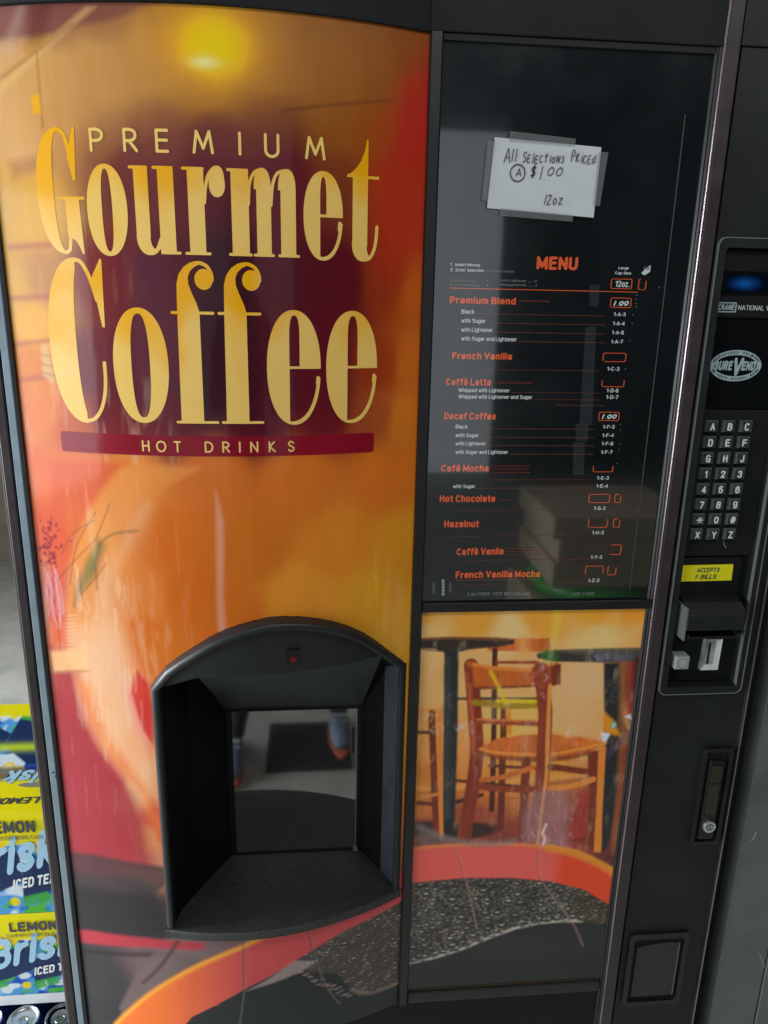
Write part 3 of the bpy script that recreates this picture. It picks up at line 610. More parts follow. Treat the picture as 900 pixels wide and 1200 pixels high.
cpoly([(92, 800), (104, 842), (124, 880), (148, 912), (168, 934), (184, 985), (188, 1000), (188, 960), (172, 924), (152, 896), (130, 866), (112, 830), (104, 800)], (216, 118, 52), 9, .7)
cpoly([(148, 640), (172, 592), (140, 650), (126, 720), (138, 780), (150, 830), (140, 830), (118, 770), (112, 720), (122, 670)], (228, 178, 140), 14, .5)
cpoly([(160, 785), (176, 802), (179, 872), (166, 856), (152, 812)], (198, 44, 42), 4, .9); cpoly([(150, 795), (162, 840), (176, 872), (170, 876), (156, 850), (144, 810)], (236, 150, 140), 3, .5)
cv.line(PC([(114, 690), (112, 650), (128, 628), (160, 622)]), 1.2, (110, 85, 60), 3, .8)
cpoly([(116, 632), (122, 640), (112, 670), (98, 690), (88, 710), (90, 690), (104, 655)], (88, 84, 60), 7, .9)
cpoly([(108, 648), (116, 640), (100, 690), (96, 690)], (150, 150, 60), 4, .5)
for pts in ([(60, 690), (80, 665), (112, 632)], [(82, 685), (90, 640), (112, 600)], [(72, 650), (86, 625), (110, 610)], [(60, 690), (66, 720), (72, 770)], [(90, 700), (110, 680), (124, 660)], [(112, 632), (125, 600), (128, 590)]):
    cv.line(PC(pts), .6, (120, 62, 40), 1.6, .7)
rd = random.Random(4)
for k in range(90):
    px = rd.gauss(56, 7)+(k % 3)*1.5; py = rd.triangular(602, 668, 640)
    if px < 45: continue
    x, z = pc(px, py); cv.ell(x, z, rd.uniform(1.2, 2.4), rd.uniform(1.2, 2.4), (130, 20, 45), 1.2, .85)
for k in range(16):  # pinkish scribbles: a bag's reflection drawn into the print
    x0 = rd.uniform(52, 66); y0 = rd.uniform(655, 690); cv.line(PC([(x0, y0), (x0+rd.uniform(-4, 8), y0+22), (x0+rd.uniform(-3, 12), y0+50)]), .8, rd.choice([(200, 150, 170), (150, 40, 70), (215, 185, 195)]), 2.0, .4)
for k in range(14): cv.line(PC([(79, 722+k*4.3), (89, 720.5+k*4.3)]), .8, (230, 185, 140), 1.2, .6, False)
cpoly([(58, 763), (102, 760), (104, 785), (62, 788)], (238, 190, 130), 4, .65); cv.line(PC([(64, 788), (104, 786)]), 1.5, (150, 95, 70), 3, .7, False)
# film glints and reflections painted into the print as pale streaks
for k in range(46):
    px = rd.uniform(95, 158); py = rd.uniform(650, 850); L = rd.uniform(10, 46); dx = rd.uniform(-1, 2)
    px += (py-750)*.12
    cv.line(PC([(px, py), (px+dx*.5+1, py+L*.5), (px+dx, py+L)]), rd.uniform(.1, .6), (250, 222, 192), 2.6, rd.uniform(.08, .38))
for k in range(10):
    px = rd.uniform(425, 470); py = rd.uniform(640, 700); L = rd.uniform(25, 80)
    cv.line(PC([(px, py), (px+rd.uniform(-3, 3), py+L)]), rd.uniform(1, 3), (226, 180, 40) if k % 2 else (226, 160, 90), 4, .3, False)
cpoly([(253, 575), (262, 610), (262, 700), (268, 788), (258, 790), (254, 700)], (226, 165, 140), 3.5, .55)
# dark and grey-brown bands at the foot
cpoly([(66, 996), (110, 1001), (200, 1016), (205, 1030), (180, 1048), (200, 1098), (190, 1106), (60, 1090)], (58, 52, 56), 5, .85)
cpoly([(60, 1030), (200, 1050), (200, 1100), (60, 1088)], (30, 28, 32), 9, .6)
cpoly([(60, 1107), (200, 1120), (215, 1130), (150, 1205), (60, 1240), (200, 1260), (520, 1260), (520, 1130), (200, 1115)], (24, 23, 26), 6, .9)
cpoly([(195, 1100), (262, 1098), (262, 1145), (215, 1160), (150, 1215), (140, 1180), (160, 1140)], (112, 94, 94), 4, .8)
cpoly([(60, 1084), (110, 1091), (170, 1099), (240, 1104), (240, 1113), (170, 1110), (110, 1106), (60, 1098)], (176, 52, 64), 4, .9)
cv.line(PC([(208, 1104), (190, 1130), (168, 1152)]), 3, (74, 52, 54), 3, .9); cv.line(PC([(228, 1098), (260, 1096)]), 2, (90, 78, 80), 3, .6, False)
# red mug
MUG = PC([(120, 1230), (138, 1200), (175, 1167), (215, 1142), (250, 1125), (290, 1108), (330, 1088), (380, 1060), (480, 1020), (480, 1050), (440, 1075), (400, 1094), (345, 1128), (290, 1158), (225, 1192), (190, 1230)])
RIM = PC([(118, 1230), (138, 1199), (175, 1166), (215, 1141), (250, 1124), (290, 1107), (330, 1087), (380, 1059)])
d = polyd(MUG, X, Z); cc = soft(d, 1.6); gx, _ = pc(260, 1150)
t = np.clip((X-(gx-110))/150, 0, 1)[..., None]; red = srgb((232, 112, 48))*(1-t)+srgb((196, 74, 76))*t; cv.mix(cc, red)
cv.line(RIM, 4.2, (250, 150, 40), 4, .95); cv.line(RIM, 1.5, (255, 188, 70), 2, .8)
COF = PC([(205, 1235), (225, 1192), (290, 1158), (345, 1128), (400, 1094), (440, 1075), (480, 1050), (480, 1260), (200, 1260)]); cv.poly(COF, (38, 42, 45), 2)
FO = PC([(345, 1126), (400, 1092), (440, 1073), (480, 1052), (480, 1150), (440, 1162), (418, 1166), (404, 1150), (396, 1140), (365, 1140), (350, 1134)])
cv.poly(FO, (76, 68, 64), 2.5, .9); cv.c *= np.where(polyd(FO, X, Z) > 0, .75+.5*vnoise(X, Z, 9, 7, 78), 1)[..., None]
fx = [p[0] for p in FO]; fz = [p[1] for p in FO]
def in_fo(x, z): return float(polyd(FO, np.array([[x]]), np.array([[z]]))[0, 0])
bubbles(cv, in_fo, random.Random(9), 130, 2.4, 10, (min(fx), 152, min(fz), max(fz)))
cv.poly(PC([(290, 1161), (315, 1147), (345, 1126), (372, 1126), (352, 1139), (325, 1150)]), (168, 150, 146), 3, .7); cv.line(PC([(412, 1160), (432, 1164), (452, 1158), (478, 1146)]), 2.6, (160, 134, 124), 3.5, .6)
for k in range(30):
    px = 350+k*2.1; py = 1139+k*.9+rd.uniform(-4, 5); x, z = pc(px, py); cv.ell(x, z, rd.uniform(2, 4), rd.uniform(1, 2), (176, 150, 140), 1.5, .55)
# reflected ridges of a storage tote painted as dark and pale lines
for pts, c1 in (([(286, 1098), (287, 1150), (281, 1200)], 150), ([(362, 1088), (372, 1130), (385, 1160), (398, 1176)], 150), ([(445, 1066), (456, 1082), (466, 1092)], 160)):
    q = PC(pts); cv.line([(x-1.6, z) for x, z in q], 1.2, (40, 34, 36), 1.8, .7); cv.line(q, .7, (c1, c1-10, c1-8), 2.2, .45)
q = PC([(212, 1152), (212, 1168), (232, 1176), (256, 1178)]); cv.line(q, .8, (205, 100, 60), 1.5, .8)
film = np.clip((vnoise(X, Z, 10, 70, 41, 4)-.60)*5, 0, 1)*soft(-60-Z, 120)*soft(Z+760, 120)*np.clip((-150-X)/80, 0, 1)*.20; cv.mix(film, (240, 206, 176))  # pale sheen of the wrinkled film put into the print colour
n = vnoise(X, Z, 9, 60, 3); n2 = vnoise(X, Z, 140, 140, 7)
cv.c *= (0.95+0.10*n)[..., None]; cv.c *= (0.93+0.14*n2)[..., None]
keep = polyd([(-239, -1012)]+HO+[(149, -1012)], X, Z) < 1.5
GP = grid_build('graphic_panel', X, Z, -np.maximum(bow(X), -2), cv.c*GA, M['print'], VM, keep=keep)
print('art1', len(GP.data.polygons))

def letter(name, f, x0, x1, z0, z1, colf, off=0.35):
    V, Q = march(f, x0, x1, z0, z1, 0.85)
    col = colf(V[:, 0], V[:, 1])
    return build(name, np.stack([V[:, 0], -bow(V[:, 0])-off, V[:, 1]], 1), Q, M['print'], GP, cols=fit_col(col*GA))
CRM, GLD, PAL = srgb((240, 198, 106)), srgb((246, 176, 14)), srgb((244, 208, 130))
def grad(zt, zb, seed, gold=1.0):
    def f(x, z):
        t = np.clip((z-zb)/(zt-zb), 0, 1); nn = vnoise(x, z, 45, 60, seed, 2)
        k = np.clip((t-.5)*2.0+(nn-.5)*2.2, 0, 1)*min(gold, 1.0) if gold <= 1 else np.clip((t-.2)*2.4+(nn-.4), 0, 1)
        return (CRM*(1-k[:, None])+GLD*k[:, None])*(0.92+0.12*(1-t))[:, None]
    return f
gg, gcf = grad(150, 38, 5), grad(10, -178, 8)
letter('letter', g_G(), -346, -280, 34, 186, grad(200, 20, 2, 1.6))
letter('letter', g_o(-253.5, 88.5, 25.6, 54, 6.6, 48.5), -281, -226, 33, 145, gg)
letter('letter', g_u(), -225, -162, 34, 144, gg)
letter('letter', g_r(), -160, -104, 36, 145, gg)
letter('letter', g_m(), -105, -13, 36, 146, gg)
letter('letter', g_e(16, 89.5, 25.3, 54, 12, 8, 88.5, 37.3, 82, 4.2), -11, 43, 34, 145, gg)
letter('letter', g_t(), 45, 91, 34, 186, gg)
letter('letter', g_C(), -348, -264, -183, 34, gcf)
letter('letter', g_o(-224, -103, 36.5, 75, 12.3, 67.5), -262, -186, -181, -26, gcf)
letter('letter', g_f(0), -182, -122, -179, 33, gcf)
letter('letter', g_f(60), -122, -62, -179, 33, gcf)
letter('letter', g_e(-23.5, -103.5, 35.8, 76, -29.5, 13.5, -104, 8.6, -116, 4.6), -61, 14, -182, -26, gcf)
letter('letter', g_e(55, -103.5, 35.3, 76, 49, 13.5, -104, 86.3, -114, 4.6), 18, 92, -182, -26, gcf)
# banner
V, Q = march(rect(-343.5, 87.5, -222.5, -194.5), -344, 88, -224, -193, 3, 4)
cb = srgb((128, 14, 34))[None]*(0.75+0.5*vnoise(V[:, 0], V[:, 1], 70, 70, 11)[:, None])
build('banner', np.stack([V[:, 0], -bow(V[:, 0])-.3, V[:, 1]], 1), Q, M['print'], GP, cols=fit_col(cb*GA))
def geo_text(chars, centers, zb, cap, wd, r, colr):
    """thin geometric capitals, one mesh each"""
    G = {'P': ([[(0, 0), (0, 1)], ], [(0, 1), (.35, 1), (.58, .87), (.58, .62), (.35, .48), (0, .48)]), 'R': ([[(0, 0), (0, 1)], [(.25, .47), (.62, 0)]], [(0, 1), (.32, 1), (.55, .88), (.55, .62), (.32, .48), (0, .48)]),
         'E': ([[(0, 0), (0, 1)], [(0, 1), (.55, 1)], [(0, .53), (.52, .53)], [(0, 0), (.55, 0)]], None), 'M': ([[(0, 0), (.15, 1)], [(.15, 1), (.48, .2)], [(.48, .2), (.8, 1)], [(.8, 1), (.95, 0)]], None),
         'I': ([[(0, 0), (0, 1)]], None), 'U': ([[(0, 1), (0, .3)], [(.65, 1), (.65, .3)]], [(0, .32), (.03, .13), (.17, 0), (.325, -.04), (.48, 0), (.62, .13), (.65, .32)]),
         'H': ([[(0, 0), (0, 1)], [(.62, 0), (.62, 1)], [(0, .52), (.62, .52)]], None), 'O': ([], [(.45, 1.02), (.13, .87), (0, .5), (.13, .13), (.45, -.02), (.77, .13), (.9, .5), (.77, .87), (.45, 1.02)]),
         'T': ([[(0, 1), (.6, 1)], [(.3, 0), (.3, 1)]], None), 'D': ([[(0, 0), (0, 1)]], [(0, 1), (.3, 1), (.6, .85), (.72, .5), (.6, .15), (.3, 0), (0, 0)]),
         'N': ([[(0, 0), (0, 1)], [(0, 1), (.68, 0)], [(.68, 0), (.68, 1)]], None), 'K': ([[(0, 0), (0, 1)], [(.05, .5), (.5, 1)], [(.05, .5), (.58, 0)]], None),
         'S': ([], [(.5, .85), (.3, 1.02), (.06, .88), (.1, .62), (.32, .5), (.52, .36), (.5, .1), (.26, -.02), (.02, .14)])}
    for ch, cx in zip(chars, centers):
        ls, cu = G[ch]; w0 = max([p[0] for l in ls for p in l]+([p[0] for p in cu] if cu else [0])); tr = lambda p: (cx+(p[0]-w0/2)*cap*wd, zb+p[1]*cap)
        fs = [stroke([tr(p) for p in l], r, False) for l in ls]
        if cu: fs.append(stroke([tr(p) for p in cu], r, True))
        V, Q = march(OR(*fs) if len(fs) > 1 else fs[0], cx-cap*wd*.6-2, cx+cap*wd*.6+2, zb-3, zb+cap+3, 0.7)
        col = np.tile(srgb(colr)*GA, (len(V), 1))
        build('letter', np.stack([V[:, 0], -bow(V[:, 0])-.7, V[:, 1]], 1), Q, M['print'], GP, cols=fit_col(col))
pcx = [pc(px, 170)[0] for px in (113, 153, 190, 238, 281, 318.5, 369.5)]
geo_text('PREMIUM', pcx, 157.5, 23.5, 1.0, 1.75, (238, 200, 110))
hcx = [pc(px, 523)[0] for px in (171, 189, 208, 245, 265, 281, 298, 319, 341)]
geo_text('HOTDRINKS', hcx, -216, 13.2, 0.98, 1.15, (232, 190, 110))

# ------------------------------------------------------------------ cup station
CS = empty('cup_station', (0, 0, 0), parent=VM)
def off_in(pts, dd):
    out = []
    cx, cz = -45, -760
    for i, (x, z) in enumerate(pts):
        a = pts[i-1] if i > 0 else (pts[0][0], pts[0][1]-50); b_ = pts[i+1] if i < len(pts)-1 else (pts[-1][0], pts[-1][1]-50)
        t = np.array((b_[0]-a[0], b_[1]-a[1])); t = t/np.linalg.norm(t); nrm = np.array((t[1], -t[0])); out.append((x+nrm[0]*dd, z+nrm[1]*dd))
    return out
side = lambda x, z0, z1, n=10: [(x, z0+(z1-z0)*k/n) for k in range(n)]
OUTL = side(-239, -1000, HO[0][1])+HO+[(x, z) for x, z in reversed(side(149, -1000, HO[-1][1]))]
INL = off_in(OUTL, 13); INL = [(min(max(x, -226), 138.5), z) for x, z in INL]
rings = []
for pts, db in ((OUTL, None), (off_in(OUTL, 1.2), -4), (off_in(OUTL, 3.5), 0), (off_in(OUTL, 10.5), 0), (off_in(OUTL, 12.4), 2), (INL, 5), (INL, 16)):
    rings.append([(x, (-bow(np.clip(x, -404, 152))+3) if db is None else (-fbulge(x)+(db if db >= 0 else 4)), z) for x, z in pts])
v = [p for r_ in rings for p in r_]; n = len(OUTL); f = []
for k in range(len(rings)-1):
    for i in range(n-1): f.append((k*n+i, k*n+i+1, (k+1)*n+i+1, (k+1)*n+i))
build('housing_rim', v, f, M['housing'], CS, smooth=True)
HLp, HRp = (-168, -551), (108, -549); BK = 100
BL, BR, BBL, BBR = (-151, BK, -702), (84, BK, -702), (-151, BK, -1003), (84, BK, -1003)
inn = rings[-1]; L0, R0 = (-226, inn[0][1], -1000), (138.5, inn[-1][1], -1000)
ish = [i for i, (x, z) in enumerate(OUTL) if z > -580]; arc = [inn[i] for i in range(10, 10+len(HO))]
yl = lambda x: -fbulge(x)+16
HL3, HR3 = (HLp[0], yl(HLp[0]), HLp[1]), (HRp[0], yl(HRp[0]), HRp[1])
# arch face above the hood: strips so that it follows the bulge
v = []; f = []
xa = [p[0] for p in arc]; za = [p[2] for p in arc]
for k in range(25):
    x = -226+(364.5)*k/24; zt = np.interp(x, xa, za)
    zb_ = np.interp(x, [-226, HLp[0], HRp[0], 138.5], [za[0], HLp[1], HRp[1], za[-1]]); v += [(x, yl(x), zb_-.5), (x, yl(x), zt)]
f = [(2*i, 2*i+2, 2*i+3, 2*i+1) for i in range(24)]
build('arch_face', v, f, M['housing'], CS, smooth=True)
# hood
v = []; 
for k in range(37):
    t = k/36; v += [(HL3[0]+(HR3[0]-HL3[0])*t, yl(HL3[0]+(HR3[0]-HL3[0])*t), HL3[2]+(HR3[2]-HL3[2])*t), (BL[0]+(BR[0]-BL[0])*t, BK, -702)]
M['hood'] = mat('lit_hood_plastic', (0.045, 0.051, 0.055), 0.45, bump=0.15, bscale=900, vary=0.1)  # lighter than the housing: floor bounce put into the colour
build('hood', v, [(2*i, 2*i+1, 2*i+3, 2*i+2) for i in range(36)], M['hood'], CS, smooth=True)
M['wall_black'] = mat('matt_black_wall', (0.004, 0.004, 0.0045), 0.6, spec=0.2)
M['cheek'] = mat('lit_cheek_plastic', (0.045, 0.052, 0.066), 0.5, vary=0.25, vscale=30)  # lighter and bluish: daylight from the left put into this face's colour
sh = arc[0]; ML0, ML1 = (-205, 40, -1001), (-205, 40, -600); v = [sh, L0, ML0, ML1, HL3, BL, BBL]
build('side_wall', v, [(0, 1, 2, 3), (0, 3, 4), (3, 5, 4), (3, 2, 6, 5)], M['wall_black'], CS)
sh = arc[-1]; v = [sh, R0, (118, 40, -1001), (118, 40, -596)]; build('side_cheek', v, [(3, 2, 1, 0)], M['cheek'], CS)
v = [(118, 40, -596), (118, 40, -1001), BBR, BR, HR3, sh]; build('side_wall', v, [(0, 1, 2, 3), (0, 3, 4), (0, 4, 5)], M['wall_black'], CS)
MB().ring(rrect(-151, 84, -1003, -702, .5), rrect(-141.5, 77.5, -999, -707, 2), BK-1, BK+3).make('window_frame', M['black_plastic'], CS)
MB().box(-141.5, 77.5, BK+1, BK+4, -1003, -706).make('cup_door', M['glass'], CS)
MB().box(75.5, 77, BK-.5, BK+1, -996, -710).make('door_edge', M['silver_dark'], CS)
MB().box(68.5, 72, BK-3, BK, -795, -748).make('door_grip', M['deep_black'], CS)
MB().box(72, 80, BK-5, BK, -1003, -996).make('door_catch', M['silver_dark'], CS)
# shelf
v = []; N = 36
for k in range(N+1):
    x = -242+391.5*k/N; y = -fbulge(np.clip(x, -239, 149))-3; v += [(x, y+2, -1000), (x, y, -1002.5), (x, y+1, -1015), (x, y+4, -1017), (x, min(0, y+30), -1017), (-151+235*k/N, BK, -1003)]
f = []
for i in range(N):
    a, b_ = 6*i, 6*i+6; f += [(a+5, b_+5, b_, a)]+[(a+q, b_+q, b_+q+1, a+q+1) for q in range(4)]
f += [(0, 1, 2, 3, 4, 5), tuple(6*N+q for q in (5, 4, 3, 2, 1, 0))]
build('shelf', v, f, M['shelf'], CS)
MB().box(-40, -19, -fbulge(-30)+12, -fbulge(-30)+17, -537, -511).make('sensor_window', M['black_gloss'], CS, bevel=1)
MB().prism(disc(-29, -527, 5, 5, 16), -fbulge(-30)+11, -fbulge(-30)+13).make('indicator_lamp', M['red_lamp'], CS)

# ------------------------------------------------------------------ menu board
MP = MB().box(170.3, 533.2, 3, 12, -466, 309).make('menu_board', M['menu'], VM)
MB().box(170.5, 533.2, -1, 12, 309.3, 316.8).make('menu_lip', M['deep_black'], MP)
M['insert'] = mat('insert_edge', (0.06, 0.068, 0.068), .3); MB().box(503, 504, 1.6, 3, -450, 236).make('insert_edge', M['insert'], MP)
MR = MB().box(170.4, 541.5, -5, 60, -482, -467).make('middle_rail', M['bar_plastic'], VM, bevel=2)
s3 = lambda x, y, oy: (490+x/3.0, oy+y/3.0)
def mtext(s, x0, yb, x1, cap, col='ink_white', oy=280, bold=0.014):
    a = s3(x0, yb, oy); b_ = s3(x1, yb, oy)
    return ptext('menu_lettering', s, a[0], a[1], b_[0], cap/3.0, M[col], MP, y=1.9, bold=bold, b=-2)
def mline(x0, x1, y, oy=280, col='ink_dark_orange', r=.42):
    a = pf(*s3(x0, y, oy), -2); b_ = pf(*s3(x1, y, oy), -2); z = (a[1]+b_[1])/2
    return MB().box(a[0], b_[0], 2.2, 3.0, z-r, z+r).make('menu_rule', M[col], MP)
def mbox(x0, x1, y0, y1, oy=280, gaps=()):
    a = pf(*s3(x0, y0, oy), -2); b_ = pf(*s3(x1, y1, oy), -2); x0_, x1_ = a[0], b_[0]; o = rrect(x0_, x1_, b_[1], a[1], 3, 4)
    i_ = rrect(x0_+.9, x1_-.9, b_[1]+.9, a[1]-.9, 2.3, 4); mb = MB(); mb.ring(o, i_, 2.0, 3.0)
    if gaps:
        fs = []; n_ = len(o)
        for k in range(n_):
            if (k/n_) % 1 >= gaps[0] and (k/n_) % 1 < gaps[1]: continue
            fs += mb.f[4*k:4*k+4]
        mb.f = fs; mb.mi = [0]*len(fs)
    return mb.make('price_box', M['ink_orange'], MP)
for s, x0, yb, x1, cap in [('1.  Insert Money', 113, 96, 218, 11), ('2.  Enter Selection', 113, 115, 231, 11)]: mtext(s, x0, yb, x1, cap)
mtext('(with Extras if desired)', 236, 117, 338, 7, 'ink_grey'); mtext('Extra Strong ........ *', 110, 151, 245, 8.5, 'ink_grey'); mtext('Extra Sweetness .... #', 110, 166, 245, 8.5, 'ink_grey')
mtext('Extra Lightener ....... U', 285, 151, 416, 8.5, 'ink_grey'); mtext('Whipped Drink ....... J', 285, 166, 416, 8.5, 'ink_grey')
mtext('MENU', 415, 109, 560, 47, 'ink_orange', bold=0.03)
mtext('Large', 704, 107, 740, 10); mtext('Cup Size', 692, 125, 748, 10); mtext('Reg', 793, 107, 812, 10, 'ink_grey')
mline(112, 772, 180, col='ink_orange', r=.5); mbox(680, 751, 139, 177); mtext('12oz.', 692, 169, 742, 22)
mbox(777, 800, 139, 180, gaps=(0.0, .22))
def hand(s, x0, yb, x1, cap, oy=280):
    a = s3(x0, yb, oy); b_ = s3(x1, yb, oy); return handwrite('menu_handwriting', s, a[0], a[1], b_[0], cap/3., M['ink_white'], MP, r=1.0, y=1.2, rnd=3)
H = 'ink_orange'
mtext('Premium Blend', 110, 229, 343, 25, H, bold=0.03); mtext('Freshly Brewed Coffee', 357, 222, 463, 8, 'ink_dark_orange'); mbox(678, 748, 206, 243); hand('1.00', 686, 235, 742, 18)
for s, y, x1, code in [('Black', 263, 198, '1-A-3'), ('with Sugar', 295, 237, '1-A-4'), ('with Lightener', 327, 262, '1-A-6'), ('with Sugar and Lightener', 359, 346, '1-A-7')]:
    mtext(s, 151, y, x1, 15); mline(x1+3, 658, y+4); mtext(code, 680+(335-y)*.1, y+9, 722+(335-y)*.1, 14)
mtext('French Vanilla', 118, 424, 330, 25, H, bold=0.03); mbox(652, 730, 400, 433, gaps=(.55, .7)); mline(145, 636, 461, r=.3); mtext('1-C-3', 664, 464, 707, 14)
mtext('Caff\u00e8 Latte', 97, 515, 256, 25, H, bold=0.03); mtext('A Strong Full Flavored Coffee', 268, 509, 402, 8, 'ink_dark_orange'); mbox(648, 724, 490, 521, gaps=(.05, .45))
mtext('Whipped with Lightener', 141, 539, 321, 14); mtext('Whipped with Lightener and Sugar', 141, 562, 401, 14); mline(324, 640, 541, r=.3); mline(404, 640, 565, r=.3); mline(480, 655, 585); mtext('1-D-6', 662, 540, 704, 14); mtext('1-D-7', 660, 563, 703, 14)
mtext('Decaf Coffee', 90, 65, 273, 25, H, 470, bold=0.03); mbox(637, 706, 38, 70, 470); hand('1.00', 645, 63, 700, 17, 470)
for s, y, x1, code in [('Black', 97, 174, '1-F-3'), ('with Sugar', 127, 213, '1-F-4'), ('with Lightener', 156, 238, '1-F-6'), ('with Sugar and Lightener', 186, 316, '1-F-7')]:
    mtext(s, 131, y, x1, 14, oy=470); mline(x1+3, 618, y+1, 470); mtext(code, 642+(186-y)*.08, y, 683+(186-y)*.08, 13, oy=470)
mtext('Caf\u00e9 Mocha', 80, 248, 248, 25, H, 470, bold=0.03)
for k, s in enumerate(('Coffee House Vanilla Blend of', 'Creamy Mocha Coffee and', 'Naturally French Vanilla')): mtext(s, 260, 232+11*k, 392-8*(k == 1), 7, 'ink_dark_orange', 470)
mbox(617, 685, 222, 250, 470, gaps=(0, .45)); mline(250, 600, 277, 470, r=.3); mtext('1-E-3', 628, 277, 670, 13, oy=470); mtext('with Sugar', 122, 306, 200, 13, oy=470); mline(203, 600, 306, 470); mtext('1-E-4', 626, 305, 667, 13, oy=470)
mtext('Hot Chocolate', 75, 355, 271, 25, H, 470, bold=0.03); mtext('Mocha', 285, 350, 323, 7, 'ink_dark_orange', 470); mbox(602, 673, 327, 358, 470); mbox(693, 712, 327, 358, 470, gaps=(0, .2)); mline(120, 520, 385, 470, r=.3); mtext('1-G-3', 617, 383, 658, 13, oy=470)
mtext('Hazelnut', 91, 444, 213, 25, H, 470, bold=0.03); mbox(600, 665, 413, 445, 470, gaps=(.1, .35)); mbox(688, 708, 413, 445, 470, gaps=(0, .2)); mline(110, 520, 474, 470, r=.3); mtext('1-H-3', 611, 469, 652, 13, oy=470)
mtext('Caff\u00e8 Vanile', 135, 541, 300, 25, H, 470, bold=0.03)
for k, s in enumerate(('Coffee House Quality', 'Blend of Rich and Blended', 'Coffee and French Vanilla')): mtext(s, 308, 520+11*k, (416, 430, 438)[k], 7, 'ink_dark_orange', 470)
mline(160, 640, 558, 470, r=.3); mtext('1-Y-3', 606, 555, 646, 13, oy=470); mbox(675, 712, 505, 540, 470, gaps=(.3, .6))
mtext('French Vanilla Mocha', 131, 621, 428, 25, H, 470, bold=0.03); mline(131, 428, 628, 470, r=.7); mline(160, 600, 643, 470, r=.3); mtext('1-Z-3', 597, 637, 636, 13, oy=470); mbox(590, 650, 580, 612, 470, gaps=(.55, .95)); mbox(668, 695, 580, 612, 470, gaps=(0, .3))
mtext('CAUTION!  HOT BEVERAGE', 172, 683, 393, 12, 'ink_grey', 470, bold=.02); mtext('USE CARE', 540, 683, 620, 12, 'ink_grey', 470)
for x, c, y0, y1 in ((55, 'ink_grey', 640, 680), (88, 'ink_white', 630, 686), (113, 'ink_grey', 640, 675)):
    mb = MB(); yy = y0
    while yy < y1:
        a = pf(*s3(x, yy, 470), -2); mb.box(a[0]-2, a[0]+2, 2.2, 3, a[1]-.5, a[1]+.5); yy += 5.2
    mb.make('small_print', M[c], MP)
# leftover tape down the menu, pen dots, torn print
for pts in ([(605, 162), (640, 160), (634, 240), (603, 235)], [(590, 310), (626, 308), (618, 540), (612, 655), (568, 655), (578, 500)], [(555, 650), (600, 648), (598, 712), (556, 710)], [(548, 715), (588, 713), (582, 830), (545, 832)]):
    q = [pf(490+x/3., 280+y/3., 0) for x, y in pts]; MB().prism(q, 1.0, 1.5).make('tape_strip', M['tape_old'], MP)
q = [pf(490+x/3., 280+y/3., -2) for x, y in [(785, 120), (800, 105), (818, 92), (816, 115), (796, 128)]]; MB().prism(q, 2.2, 3).make('torn_patch', M['ink_white'], MP)
mb = MB(); rd = random.Random(8)
for x, y in [(848, 170), (770, 197), (768, 212), (768, 238), (766, 227), (755, 267), (754, 297), (745, 358), (730, 457), (712, 652), (712, 672), (712, 722), (708, 740), (700, 790)]:
    a = pf(490+x/3., 280+y/3., -2); mb.prism(disc(a[0], a[1], .8, .8, 8), 2.2, 3)
mb.make('pen_marks', M['ink_grey'], MP)

# ------------------------------------------------------------------ lower picture
xg = np.arange(170.5, 534, 1.05); zg = np.concatenate([np.arange(-1236, -483, 1.2), [-483.2]])
X, Z = np.meshgrid(xg, zg); cv = Canvas(X, Z)
PTS = [(495,722,238,165,70),(560,722,248,172,60),(630,722,250,170,55),(700,722,246,168,50),(752,722,228,150,45),(500,745,228,185,112),(600,742,236,200,130),(700,742,232,192,115),
(505,800,212,160,95),(560,790,222,170,100),(620,780,226,168,100),(690,800,226,178,125),(700,850,222,165,105),(505,860,205,140,72),(600,850,228,178,88),(580,900,205,130,55),(640,905,210,140,60),(690,830,228,175,115),
(500,920,196,120,48),(570,930,198,112,45),(650,930,165,95,50),(500,945,190,110,45),(620,925,205,130,58),(560,960,142,66,48),(640,960,150,60,48),(690,960,150,50,42),(500,975,120,62,50),(730,900,90,30,34),(735,800,96,40,34),(735,980,80,34,34),(600,985,120,52,44)]
cv.scatter(PTS, pf, 2.4, 30)
zz = lambda x, y: (490+x*280/900., 710+y*290/932.)
def apoly(pts, col, w=1.4, a=1.0): cv.poly(PF([zz(*p) for p in pts]), col, w, a)
def aline(pts, r, col, w=1.4, a=1.0, curve=True): cv.line(PF([zz(*p) for p in pts]), r, col, w, a, curve)
aline([(0, 690), (60, 690), (200, 680), (330, 668), (450, 655), (640, 640)], 3, (226, 165, 90), 4, .5); aline([(0, 705), (260, 700), (640, 655)], 1.2, (140, 75, 40), 2, .6)
apoly([(0, 715), (640, 700), (850, 690), (850, 932), (0, 932)], (140, 58, 42), 10, .35)
for y in (735, 775, 830): aline([(130, y), (640, y-18)], .8, (105, 42, 34), 2, .4)
# small far chair
RB, DB, OR_, LT = (112, 44, 26), (70, 28, 22), (192, 98, 28), (228, 142, 48)
apoly([(285, 125), (500, 122), (500, 178), (262, 172), (262, 150)], (186, 92, 34), 1.5); aline([(395, 135), (400, 175)], 6, (238, 170, 90), 10, .8)
aline([(290, 170), (285, 540), (278, 770)], 5, DB); aline([(300, 215), (450, 215)], 3.4, (130, 58, 26)); aline([(150, 352), (480, 352)], 3, (72, 58, 40)); apoly([(270, 360), (470, 360), (470, 378), (240, 378)], (160, 140, 20), 3, .8)
aline([(325, 385), (318, 600), (312, 840)], 6, (96, 38, 22)); aline([(340, 390), (345, 480)], 4, (214, 130, 30)); aline([(270, 605), (640, 625)], 3, (86, 36, 26)); aline([(140, 660), (450, 690)], 3, (80, 38, 26)); aline([(150, 740), (240, 715)], 4, (60, 30, 26))
